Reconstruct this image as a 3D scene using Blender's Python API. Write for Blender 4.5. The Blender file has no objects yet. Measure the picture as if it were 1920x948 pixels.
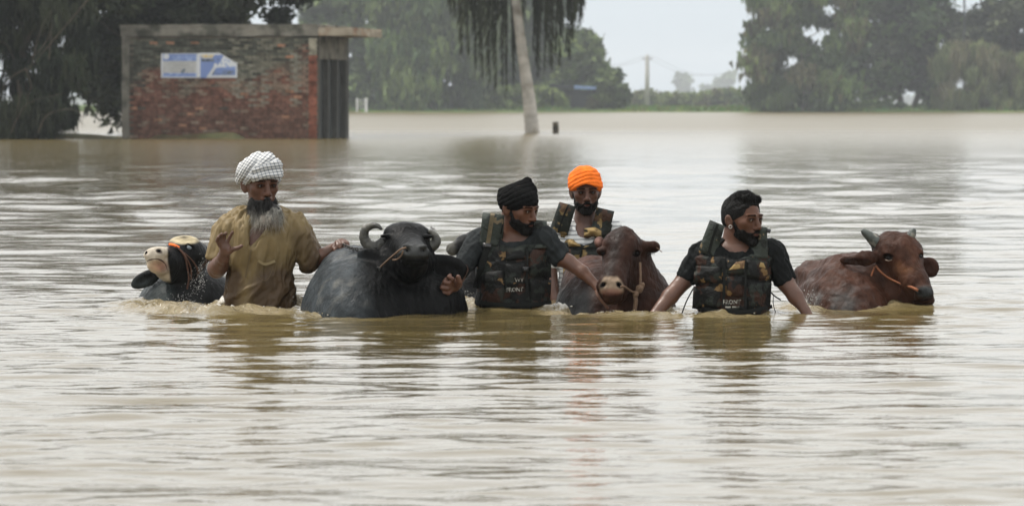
import bpy, math, random
import numpy as np
from mathutils import Vector, Matrix, Euler, noise as mnoise

scene = bpy.context.scene
col = scene.collection
random.seed(7)
RNG = np.random.RandomState(11)
R = math.radians

# ------------------------------------------------------------------ camera
F_PX = 7400.0          # focal length in pixels of the 1920 px wide photograph
HZ = 195.0             # row of the horizon
EYE = 0.95             # camera height over the water
cam_d = bpy.data.cameras.new("camera")
cam = bpy.data.objects.new("camera", cam_d)
col.objects.link(cam)
cam.location = (0, 0, EYE)
cam.rotation_euler = (R(90), 0, 0)
cam_d.sensor_width = 36.0
cam_d.lens = 36.0 * F_PX / 1920.0
cam_d.shift_y = -(474.0 - HZ) / 1920.0
cam_d.clip_start = 0.5
cam_d.clip_end = 12000
cam_d.dof.use_dof = True
cam_d.dof.focus_distance = 18.3
cam_d.dof.aperture_fstop = 8.0
scene.camera = cam

# ------------------------------------------------------------------ world: bright overcast over a Nishita sky
SUN_EL, SUN_AZ = R(60), R(285)     # azimuth measured from +Y (away from camera) clockwise
world = bpy.data.worlds.new("World")
scene.world = world
world.use_nodes = True
wt = world.node_tree
for n in list(wt.nodes):
    wt.nodes.remove(n)
w_out = wt.nodes.new("ShaderNodeOutputWorld")
w_bg = wt.nodes.new("ShaderNodeBackground")
w_sky = wt.nodes.new("ShaderNodeTexSky")
w_sky.sky_type = 'NISHITA'
w_sky.sun_disc = False
w_sky.sun_elevation = SUN_EL
w_sky.sun_rotation = SUN_AZ
w_sky.dust_density = 4.0
w_hs = wt.nodes.new("ShaderNodeHueSaturation")
w_hs.inputs['Saturation'].default_value = 0.35
w_mix = wt.nodes.new("ShaderNodeMix"); w_mix.data_type = 'RGBA'
w_mix.inputs[0].default_value = 0.86
w_tc = wt.nodes.new("ShaderNodeTexCoord")
w_sep = wt.nodes.new("ShaderNodeSeparateXYZ")
w_ramp = wt.nodes.new("ShaderNodeValToRGB")
cr = w_ramp.color_ramp
cr.elements[0].position = 0.0
cr.elements[0].color = (0.68, 0.79, 0.885, 1)
cr.elements[1].position = 1.0
cr.elements[1].color = (1.75, 1.75, 1.72, 1)
e = cr.elements.new(0.40); e.color = (1.47, 1.49, 1.50, 1)
e = cr.elements.new(0.028); e.color = (0.80, 0.885, 0.945, 1)
e = cr.elements.new(0.06); e.color = (1.19, 1.22, 1.235, 1)
e = cr.elements.new(0.12); e.color = (1.46, 1.49, 1.505, 1)
w_cloud = wt.nodes.new("ShaderNodeTexNoise")
w_cloud.inputs['Scale'].default_value = 2.6
w_cloud.inputs['Detail'].default_value = 4
w_cm = wt.nodes.new("ShaderNodeMapRange")
w_cm.inputs['From Min'].default_value = 0.3; w_cm.inputs['From Max'].default_value = 0.7
w_cm.inputs['To Min'].default_value = 8.9; w_cm.inputs['To Max'].default_value = 10.1
w_mul = wt.nodes.new("ShaderNodeVectorMath"); w_mul.operation = 'SCALE'
L = wt.links
L.new(w_tc.outputs['Generated'], w_sep.inputs[0])
L.new(w_tc.outputs['Generated'], w_cloud.inputs['Vector'])
L.new(w_sep.outputs['Z'], w_ramp.inputs[0])
L.new(w_cloud.outputs['Fac'], w_cm.inputs['Value'])
L.new(w_ramp.outputs[0], w_mul.inputs[0])
L.new(w_cm.outputs[0], w_mul.inputs['Scale'])
L.new(w_sky.outputs[0], w_hs.inputs['Color'])
L.new(w_hs.outputs[0], w_mix.inputs[6])
L.new(w_mul.outputs[0], w_mix.inputs[7])
L.new(w_mix.outputs[2], w_bg.inputs['Color'])
w_bg.inputs['Strength'].default_value = 0.1
L.new(w_bg.outputs[0], w_out.inputs['Surface'])

sun_d = bpy.data.lights.new("sun", 'SUN')
sun_d.energy = 3.3
sun_d.angle = R(5)
sun_d.color = (1.0, 0.95, 0.88)
sun = bpy.data.objects.new("sun", sun_d)
col.objects.link(sun)
_sd = Vector((math.sin(SUN_AZ) * math.cos(SUN_EL), math.cos(SUN_AZ) * math.cos(SUN_EL), math.sin(SUN_EL)))
sun.rotation_euler = (-_sd).to_track_quat('-Z', 'Y').to_euler()
sun.location = (0, 0, 30)

scene.view_settings.view_transform = 'Standard'
scene.view_settings.look = 'None'
scene.view_settings.exposure = 0.10
scene.view_settings.gamma = 1.0
scene.render.engine = 'CYCLES'
scene.cycles.max_bounces = 6
scene.cycles.diffuse_bounces = 2
scene.cycles.glossy_bounces = 3
scene.cycles.volume_bounces = 0

# ------------------------------------------------------------------ helpers
def WP(px, py, Y):
    """a point of the place at distance Y along the view, from its place in the photograph"""
    return np.array([(px - 960.0) / F_PX * Y, Y, EYE - (py - HZ) / F_PX * Y])

def YW(p):
    """distance of the still water seen at photograph row p"""
    return EYE * F_PX / (p - HZ)

def to_px(V):
    return 960 + V[:, 0] / V[:, 1] * F_PX, HZ + (EYE - V[:, 2]) / V[:, 1] * F_PX

def tag(o, label=None, cat=None, group=None, kind=None):
    if label: o['label'] = label
    if cat: o['category'] = cat
    if group: o['group'] = group
    if kind: o['kind'] = kind
    return o

def empty(name, loc, label=None, cat=None, group=None):
    o = bpy.data.objects.new(name, None)
    o.empty_display_size = 0.1
    o.location = loc
    col.objects.link(o)
    return tag(o, label, cat, group)

def mesh_obj(name, V, Fc, mats, parent=None, smooth=True, colr=None, uv=None, mat_idx=None, quads=None):
    """V n x 3 world coordinates; kept in world space, then moved so that the parent's place is respected"""
    me = bpy.data.meshes.new(name)
    V = np.asarray(V, dtype=np.float32)
    off = np.zeros(3, dtype=np.float32)
    if parent is not None:
        pl = parent.matrix_world.translation if parent.parent else parent.location
        off = np.array(world_loc(parent), dtype=np.float32)
    else:
        if len(V):
            off = np.array([(V[:, 0].min() + V[:, 0].max()) / 2, (V[:, 1].min() + V[:, 1].max()) / 2, V[:, 2].min()], dtype=np.float32)
    Vl = V - off
    if isinstance(Fc, np.ndarray) and Fc.ndim == 2:
        nf, k = Fc.shape
        me.vertices.add(len(Vl)); me.vertices.foreach_set("co", Vl.ravel())
        me.loops.add(nf * k); me.loops.foreach_set("vertex_index", Fc.astype(np.int32).ravel())
        me.polygons.add(nf)
        me.polygons.foreach_set("loop_start", np.arange(0, nf * k, k, dtype=np.int32))
        me.polygons.foreach_set("loop_total", np.full(nf, k, dtype=np.int32))
        me.update(calc_edges=True)
    else:
        me.from_pydata([tuple(map(float, v)) for v in Vl], [], [tuple(map(int, f)) for f in Fc])
        me.update()
    me.validate(verbose=False)
    if smooth and len(me.polygons):
        me.polygons.foreach_set("use_smooth", np.ones(len(me.polygons), dtype=bool))
    if colr is not None:
        c = np.ones((len(Vl), 4), dtype=np.float32); c[:, :3] = np.asarray(colr)[:, :3]
        if np.asarray(colr).shape[1] == 4: c[:, 3] = np.asarray(colr)[:, 3]
        at = me.color_attributes.new("Col", 'FLOAT_COLOR', 'POINT')
        at.data.foreach_set("color", c.ravel())
    if uv is not None:
        at = me.attributes.new("wuv", 'FLOAT_VECTOR', 'POINT')
        u3 = np.zeros((len(Vl), 3), dtype=np.float32); u3[:, :uv.shape[1]] = uv
        at.data.foreach_set("vector", u3.ravel())
    if not isinstance(mats, (list, tuple)): mats = [mats]
    for m in mats: me.materials.append(m)
    if mat_idx is not None:
        me.polygons.foreach_set("material_index", np.asarray(mat_idx, dtype=np.int32))
    o = bpy.data.objects.new(name, me)
    col.objects.link(o)
    if parent is not None:
        o.parent = parent
    else:
        o.location = [float(t) for t in off]
    return o

def world_loc(o):
    l = Vector(o.location)
    while o.parent:
        o = o.parent
        l = l + Vector(o.location)
    return l

# ---- numpy noise
_perm = np.random.RandomState(5).permutation(4096).astype(np.int64)
_gr = np.random.RandomState(6).uniform(-1, 1, 4096).astype(np.float32)
def vnoise(P):
    P = np.asarray(P, dtype=np.float64)
    i = np.floor(P).astype(np.int64); f = P - i
    u = f * f * (3 - 2 * f)
    def h(a, b, c):
        return _gr[_perm[(_perm[(_perm[a & 4095] + b) & 4095] + c) & 4095]]
    x, y, z = i[..., 0], i[..., 1], i[..., 2]
    ux, uy, uz = u[..., 0], u[..., 1], u[..., 2]
    def lx(b, c): return h(x, b, c) * (1 - ux) + h(x + 1, b, c) * ux
    def ly(c): return lx(y, c) * (1 - uy) + lx(y + 1, c) * uy
    return ly(z) * (1 - uz) + ly(z + 1) * uz
def fbm(P, o=3, g=0.5):
    s = 0; a = 1.0; P = np.asarray(P, dtype=np.float64)
    for k in range(o):
        s = s + a * vnoise(P * (2.0 ** k) + 17.3 * k); a *= g
    return s

# ------------------------------------------------------------------ signed-distance modelling
def smin(a, b, k):
    if k <= 0: return np.minimum(a, b)
    h = np.maximum(k - np.abs(a - b), 0) / k
    return np.minimum(a, b) - h * h * k * 0.25
def smax(a, b, k): return -smin(-a, -b, k)

class Ell:
    def __init__(s, c, r, M=None):
        s.c = np.array(c, float); s.r = np.array(r, float); s.M = None if M is None else np.array(M, float)[:3, :3]
    def ev(s, P):
        q = P - s.c
        if s.M is not None: q = q @ s.M          # columns of M: local axes in world
        k0 = np.sqrt(((q / s.r) ** 2).sum(-1)); k1 = np.sqrt(((q / (s.r * s.r)) ** 2).sum(-1))
        return k0 * (k0 - 1) / np.maximum(k1, 1e-9)
    def bb(s):
        m = s.r if s.M is None else np.abs(s.M) @ s.r
        return s.c - m, s.c + m
class Cap:
    def __init__(s, a, b, ra, rb):
        s.a = np.array(a, float); s.b = np.array(b, float); s.ra = ra; s.rb = rb
        s.d = s.b - s.a; s.l2 = max(float(s.d @ s.d), 1e-12)
    def ev(s, P):
        q = P - s.a
        t = np.clip((q @ s.d) / s.l2, 0, 1)
        e = q - t[..., None] * s.d
        return np.sqrt((e * e).sum(-1)) - (s.ra + (s.rb - s.ra) * t)
    def bb(s):
        return np.minimum(s.a - s.ra, s.b - s.rb), np.maximum(s.a + s.ra, s.b + s.rb)
class Box:
    def __init__(s, c, h, rd=0.0, M=None):
        s.c = np.array(c, float); s.h = np.array(h, float); s.rd = rd; s.M = None if M is None else np.array(M, float)[:3, :3]
    def ev(s, P):
        q = P - s.c
        if s.M is not None: q = q @ s.M
        q = np.abs(q) - (s.h - s.rd)
        return np.sqrt((np.maximum(q, 0) ** 2).sum(-1)) + np.minimum(q.max(-1), 0) - s.rd
    def bb(s):
        m = s.h if s.M is None else np.abs(s.M) @ s.h
        return s.c - m, s.c + m
class Half:           # solid on the side away from n
    def __init__(s, p, n):
        s.p = np.array(p, float); n = np.array(n, float); s.n = n / np.linalg.norm(n)
    def ev(s, P): return (P - s.p) @ s.n
    def bb(s): return np.full(3, -1e9), np.full(3, 1e9)
class Torus:
    def __init__(s, c, M, Rr, r, sx=1.0):
        s.c = np.array(c, float); s.M = np.array(M, float)[:3, :3]; s.R = Rr; s.r = r
    def ev(s, P):
        q = (P - s.c) @ s.M
        a = np.sqrt(q[..., 0] ** 2 + q[..., 1] ** 2) - s.R
        return np.sqrt(a * a + q[..., 2] ** 2) - s.r
    def bb(s):
        m = s.R + s.r
        return s.c - m, s.c + m

class Fld:
    def __init__(s): s.u = []
    def add(s, p, k=0.0, op='u'): s.u.append((op, p, k)); return s
    def sub(s, p, k=0.0): return s.add(p, k, 's')
    def inter(s, p, k=0.0): return s.add(p, k, 'i')
    def ev(s, P, cc=None, hd=0):
        d = None
        if cc is not None:
            vals = [float(p.ev(cc[None])[0]) for (_, p, _) in s.u]
            m = min(v for v, (o, _, _) in zip(vals, s.u) if o == 'u')
        for i, (op, p, k) in enumerate(s.u):
            if cc is not None:
                if op == 'u' and d is not None and vals[i] > m + 3.2 * hd + k: continue
                if op == 's' and vals[i] > 2 * hd + k: continue
            v = p.ev(P, cc, hd) if isinstance(p, Fld) or isinstance(p, Off) else p.ev(P)
            if d is None: d = v
            elif op == 'u': d = smin(d, v, k)
            elif op == 's': d = smax(d, -v, k)
            else: d = smax(d, v, k)
        return d
    def bb(s):
        lo = np.full(3, 1e9); hi = -lo
        for op, p, k in s.u:
            if op == 'u':
                a, b = p.bb(); lo = np.minimum(lo, a); hi = np.maximum(hi, b)
        for op, p, k in s.u:
            if op == 'i':
                a, b = p.bb(); lo = np.maximum(lo, a); hi = np.minimum(hi, b)
        return lo, hi
class Off:
    def __init__(s, f, o): s.f = f; s.o = o
    def ev(s, P, cc=None, hd=0):
        return (s.f.ev(P, cc, hd) if isinstance(s.f, Fld) else s.f.ev(P)) - s.o
    def bb(s):
        a, b = s.f.bb(); return a - s.o, b + s.o

def polygonise(F, vox, zmin=-0.12):
    lo, hi = F.bb(); lo = lo - 3 * vox; hi = hi + 3 * vox
    lo[2] = max(lo[2], zmin)
    B = 12
    nb = np.maximum(np.ceil((hi - lo) / (B * vox)).astype(int), 1)
    hd = B * vox * math.sqrt(3) / 2
    ii = np.stack(np.meshgrid(*[np.arange(n) for n in nb], indexing='ij'), -1).reshape(-1, 3)
    C = lo + (ii + 0.5) * B * vox
    D = np.concatenate([F.ev(C[a:a + 20000]) for a in range(0, len(C), 20000)])
    keep = ii[np.abs(D) < 1.7 * hd]
    g = np.arange(B + 1)
    G = np.stack(np.meshgrid(g, g, g, indexing='ij'), -1).reshape(-1, 3)
    cells = []; verts = []; sg = []
    N = nb * B + 2
    cor = [(a, b, c) for a in (0, 1) for b in (0, 1) for c in (0, 1)]
    edges = [(p, q) for p in range(8) for q in range(p + 1, 8) if sum(abs(cor[p][t] - cor[q][t]) for t in range(3)) == 1]
    for blk in keep:
        P = lo + (blk * B + G) * vox
        cc = lo + (blk + 0.5) * B * vox
        v = F.ev(P, cc, hd).reshape(B + 1, B + 1, B + 1)
        s = v < 0
        n = B
        cs = [s[a:a + n, b:b + n, c:c + n] for a, b, c in cor]
        cnt = sum(x.astype(np.int8) for x in cs)
        act = np.argwhere((cnt > 0) & (cnt < 8))
        if len(act) == 0: continue
        vv = np.stack([v[act[:, 0] + a, act[:, 1] + b, act[:, 2] + c] for a, b, c in cor], 1)
        acc = np.zeros((len(act), 3)); num = np.zeros(len(act))
        for p, q in edges:
            a, b = vv[:, p], vv[:, q]
            m = (a < 0) != (b < 0)
            t = np.where(m, a / np.where(m, a - b, 1), 0)
            pos = np.array(cor[p]) + t[:, None] * (np.array(cor[q]) - np.array(cor[p]))
            acc += np.where(m[:, None], pos, 0); num += m
        gi = blk * B + act
        verts.append(lo + (gi + acc / num[:, None]) * vox)
        cells.append(gi); sg.append(vv[:, [0, 4, 2, 1]] < 0)
    if not cells: return np.zeros((0, 3)), np.zeros((0, 4), int)
    cells = np.concatenate(cells); verts = np.concatenate(verts); sg = np.concatenate(sg)
    key = (cells[:, 0] * N[1] + cells[:, 1]) * N[2] + cells[:, 2]
    o = np.argsort(key); key = key[o]; cells = cells[o]; verts = verts[o]; sg = sg[o]
    quads = []
    def look(c):
        k = (c[:, 0] * N[1] + c[:, 1]) * N[2] + c[:, 2]
        j = np.clip(np.searchsorted(key, k), 0, len(key) - 1)
        return np.where(key[j] == k, j, -1)
    for ax in range(3):
        m = sg[:, 0] != sg[:, ax + 1]
        idx = np.nonzero(m)[0]; c = cells[idx]
        b, d = (ax + 1) % 3, (ax + 2) % 3
        eb = np.zeros(3, int); eb[b] = 1; ed = np.zeros(3, int); ed[d] = 1
        q = np.stack([idx, look(c - eb), look(c - eb - ed), look(c - ed)], 1)
        ins = sg[idx, 0]
        q[~ins] = q[~ins][:, ::-1]
        q = q[(q >= 0).all(1)]
        quads.append(q)
    return verts, np.concatenate(quads)

def vnormals(V, Q):
    n = np.cross(V[Q[:, 2]] - V[Q[:, 0]], V[Q[:, 3]] - V[Q[:, 1]])
    N = np.zeros_like(V)
    for k in range(4): np.add.at(N, Q[:, k], n)
    return N / np.maximum(np.linalg.norm(N, axis=1, keepdims=True), 1e-12)

class Fig:
    """modelling frame at distance Y0; positions in photograph pixels, depths and radii in the same unit of length"""
    def __init__(s, Y0): s.Y0 = Y0; s.s = Y0 / F_PX
    def P(s, px, py, d=0):
        return WP(px, py, s.Y0 + d * s.s)
    def r(s, v): return v * s.s
    def cap(s, a, b): return Cap(s.P(*a[:3]), s.P(*b[:3]), s.r(a[3]), s.r(b[3]))
    def chain(s, F, pts, k=0, op='u'):
        for a, b in zip(pts[:-1], pts[1:]): F.add(s.cap(a, b), s.r(k), op)
        return F
    def ball(s, a): return Cap(s.P(*a[:3]), s.P(*a[:3]), s.r(a[3]), s.r(a[3]))
    def ell(s, c, rx, rd, ry, e=(0, 0, 0)):
        """radii across, in depth, up; e rotation in degrees about view-depth (roll, clockwise positive), x (pitch), z (yaw)"""
        return Ell(s.P(*c), (s.r(rx), s.r(rd), s.r(ry)), rotm(e))
    def box(s, c, hx, hd, hy, rd=2, e=(0, 0, 0)):
        return Box(s.P(*c), (s.r(hx), s.r(hd), s.r(hy)), s.r(rd), rotm(e))

def rotm(e):
    roll, pitch, yaw = e
    return np.array(Matrix.Rotation(R(yaw), 3, 'Z') @ Matrix.Rotation(R(pitch), 3, 'X') @ Matrix.Rotation(R(roll), 3, 'Y'))

def catmull(pts, n=6):
    pts = np.array(pts, float)
    if len(pts) < 3:
        t = np.linspace(0, 1, n + 1)[:, None]; return pts[0] * (1 - t) + pts[-1] * t
    P = np.vstack([2 * pts[0] - pts[1], pts, 2 * pts[-1] - pts[-2]])
    out = []
    for i in range(1, len(P) - 2):
        for t in np.arange(n) / n:
            a, b, c, d = P[i - 1], P[i], P[i + 1], P[i + 2]
            out.append(0.5 * ((2 * b) + (c - a) * t + (2 * a - 5 * b + 4 * c - d) * t * t + (3 * b - a - 3 * c + d) * t ** 3))
    out.append(P[-2]); return np.array(out)

def tube_geo(pts, rad, seg=8, flat=1.0, cap_ends=True, fdir=None):
    """pts n x 3 world, rad scalar or n"""
    pts = np.array(pts, float); n = len(pts)
    rad = np.full(n, rad) if np.isscalar(rad) else np.array(rad, float)
    T = np.gradient(pts, axis=0); T /= np.maximum(np.linalg.norm(T, axis=1, keepdims=True), 1e-12)
    up = np.array([0, 0, 1.0]) if abs(T[0, 2]) < 0.9 else np.array([1.0, 0, 0])
    if fdir is not None: up = np.array(fdir, float)
    V = []
    a = np.arange(seg) / seg * 2 * math.pi
    prev = None
    for i in range(n):
        u = up if prev is None or fdir is not None else prev
        u = u - (u @ T[i]) * T[i]; u /= max(np.linalg.norm(u), 1e-9); prev = u
        w = np.cross(T[i], u)
        V.append(pts[i] + rad[i] * (np.cos(a)[:, None] * u * flat + np.sin(a)[:, None] * w))
    V = np.concatenate(V)
    Q = []
    for i in range(n - 1):
        for j in range(seg):
            k = (j + 1) % seg
            Q.append((i * seg + j, i * seg + k, (i + 1) * seg + k, (i + 1) * seg + j))
    Q = [q[::-1] for q in Q]
    if cap_ends:
        Q.append(tuple(range(seg))); Q.append(tuple(range((n - 1) * seg, n * seg))[::-1])
    return V, Q

def join_geo(parts):
    Vs = []; Fs = []; o = 0
    for V, Fc in parts:
        Vs.append(V); Fs += [tuple(int(i) + o for i in f) for f in Fc]; o += len(V)
    return np.concatenate(Vs), Fs

def box_geo(lo, hi):
    x0, y0, z0 = lo; x1, y1, z1 = hi
    V = np.array([(x0, y0, z0), (x1, y0, z0), (x1, y1, z0), (x0, y1, z0), (x0, y0, z1), (x1, y0, z1), (x1, y1, z1), (x0, y1, z1)], float)
    return V, [(0, 3, 2, 1), (4, 5, 6, 7), (0, 1, 5, 4), (1, 2, 6, 5), (2, 3, 7, 6), (3, 0, 4, 7)]

# ------------------------------------------------------------------ materials
def mat(name, base=(0.5, 0.5, 0.5), rough=0.6, attr=False, var=0.0, vscale=8.0, bump=0.0, bscale=60.0, spec=0.5,
        base2=None, m2scale=5.0, m2pos=(0.45, 0.6), bstretch=None, sheen=0.0, coord='Object', rvar=0.0, bdetail=4, coat=0.0):
    m = bpy.data.materials.new(name); m.use_nodes = True
    nt = m.node_tree; b = nt.nodes['Principled BSDF']; lk = nt.links
    b.inputs['Roughness'].default_value = rough
    b.inputs['Specular IOR Level'].default_value = spec
    if sheen: b.inputs['Sheen Weight'].default_value = sheen
    if coat:
        b.inputs['Coat Weight'].default_value = coat; b.inputs['Coat Roughness'].default_value = 0.25
    tc = nt.nodes.new('ShaderNodeTexCoord')
    if attr:
        a = nt.nodes.new('ShaderNodeAttribute'); a.attribute_name = 'Col'; src = a.outputs['Color']
    else:
        c = nt.nodes.new('ShaderNodeRGB'); c.outputs[0].default_value = (*base, 1); src = c.outputs[0]
    def nz(scale, detail=4, stretch=None):
        n = nt.nodes.new('ShaderNodeTexNoise'); n.inputs['Scale'].default_value = scale; n.inputs['Detail'].default_value = detail
        v = tc.outputs[coord]
        if stretch:
            mp = nt.nodes.new('ShaderNodeMapping'); mp.inputs['Scale'].default_value = stretch
            lk.new(v, mp.inputs[0]); v = mp.outputs[0]
        lk.new(v, n.inputs['Vector']); return n
    if base2 is not None:
        n = nz(m2scale, 5); r = nt.nodes.new('ShaderNodeMapRange')
        r.inputs['From Min'].default_value = m2pos[0]; r.inputs['From Max'].default_value = m2pos[1]
        lk.new(n.outputs['Fac'], r.inputs['Value'])
        mx = nt.nodes.new('ShaderNodeMix'); mx.data_type = 'RGBA'
        lk.new(r.outputs[0], mx.inputs[0]); lk.new(src, mx.inputs[6]); mx.inputs[7].default_value = (*base2, 1)
        src = mx.outputs[2]
    if var:
        n = nz(vscale, 5)
        r = nt.nodes.new('ShaderNodeMapRange'); r.inputs['From Min'].default_value = 0.3; r.inputs['From Max'].default_value = 0.7
        r.inputs['To Min'].default_value = 1 - var; r.inputs['To Max'].default_value = 1 + var
        lk.new(n.outputs['Fac'], r.inputs['Value'])
        mu = nt.nodes.new('ShaderNodeVectorMath'); mu.operation = 'SCALE'
        lk.new(src, mu.inputs[0]); lk.new(r.outputs[0], mu.inputs['Scale']); src = mu.outputs[0]
    lk.new(src, b.inputs['Base Color'])
    if rvar:
        n = nz(vscale * 2.3, 4); r = nt.nodes.new('ShaderNodeMapRange'); r.inputs['From Min'].default_value = 0.3; r.inputs['From Max'].default_value = 0.7
        r.inputs['To Min'].default_value = max(rough - rvar, 0.03); r.inputs['To Max'].default_value = rough + rvar
        lk.new(n.outputs['Fac'], r.inputs['Value']); lk.new(r.outputs[0], b.inputs['Roughness'])
    if bump:
        n = nz(bscale, bdetail, bstretch); bp = nt.nodes.new('ShaderNodeBump'); bp.inputs['Strength'].default_value = 1.0
        bp.inputs['Distance'].default_value = bump
        lk.new(n.outputs['Fac'], bp.inputs['Height']); lk.new(bp.outputs[0], b.inputs['Normal'])
    return m
# ------------------------------------------------------------------ water
# places where bodies stir the water: (px, py of the waterline, half width px, strength)
STIR = [(330, 568, 95, 0.9), (485, 575, 105, 1.5), (400, 584, 150, 1.2), (300, 578, 90, 1.0), (640, 590, 85, 0.55), (745, 580, 95, 0.5), (875, 574, 60, 1.0), (955, 574, 85, 0.9),
        (1075, 583, 60, 1.1), (1165, 586, 70, 0.8), (1260, 588, 60, 0.6), (1370, 588, 95, 0.6), (1500, 577, 45, 1.0), (1590, 573, 110, 0.95), (1720, 572, 50, 0.5)]
def water_height(X, Y, spacing):
    rng = np.random.RandomState(21)
    H = np.zeros_like(X)
    comps = []
    for k in range(70):
        lam = 0.15 * (1.2 / 0.15) ** rng.rand()
        th = rng.normal(0, 0.46)
        comps.append((lam, th, rng.rand() * 6.283, 0.00088 * lam ** 0.62 * (0.5 + rng.rand()), 0))
    for k in range(54):          # the open reach beyond: longer, confused chop
        lam = 0.5 * (2.8 / 0.5) ** rng.rand()
        th = rng.normal(0, 1.3)
        comps.append((lam, th, rng.rand() * 6.283, 0.0011 * lam ** 0.9 * (0.5 + rng.rand()), 1))
    ff = np.clip((Y - 21) / 16, 0, 1)
    for lam, th, ph, amp, far in comps:
        k = 2 * math.pi / lam
        fade = np.clip((lam / (spacing * 2.4) - 1) / 0.8, 0, 1) * (ff if far else 1)
        arg = k * (X * math.sin(th) + Y * math.cos(th)) + ph
        H += amp * fade * (np.sin(arg) + 0.28 * np.cos(2 * arg))
    # gusts: patches of stronger and weaker ripple
    g = 0.75 + 0.5 * np.clip(fbm(np.stack([X * 0.55, Y * 0.30, X * 0 + 3.3], -1), 3) + 0.4, 0, 1.2)
    H = H * g
    st = np.zeros_like(X)
    for px, py, hw, a in STIR:
        Y0 = EYE * F_PX / (py - HZ); X0 = (px - 960) / F_PX * Y0; w = hw / F_PX * Y0
        q = ((X - X0) / (w * 1.15)) ** 2 + ((Y - Y0 - 0.02) / 0.36) ** 2
        st = np.maximum(st, a * np.exp(-q * q * 0.9 - q * 0.35))
    P = np.stack([X * 4.5, Y * 5.5, X * 0], -1)
    wob = P + 0.5 * np.stack([fbm(P + 31, 2), fbm(P + 57, 2), X * 0], -1)
    H = H + st * (0.040 * fbm(wob, 3, 0.5) + 0.009 * fbm(P * 5.1 + 9, 2) + 0.006)
    near = (Y > 16.5) & (Y < 20.5)
    fz = np.zeros_like(X)
    k = near & (st > .12)
    Pk = np.stack([X[k] * 17, Y[k] * 13, X[k] * 0], -1)
    n1 = fbm(Pk, 4, .6); n2 = 1 - np.abs(fbm(Pk * 1.7 + 40, 3, .6))
    lump = np.clip(.5 + fbm(np.stack([X[k] * 3.1, Y[k] * 4, X[k] * 0 + 8], -1), 2), 0, 1.3)
    f_ = np.clip(st[k] - .25, 0, 1) * lump
    H[k] += f_ * (.020 * n1 + .020 * (n2 ** 3 - .4))
    fz[k] = np.clip(f_ * (n2 * 1.5 + n1 * .7 - .62), 0, 1)
    return H, st, fz

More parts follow.
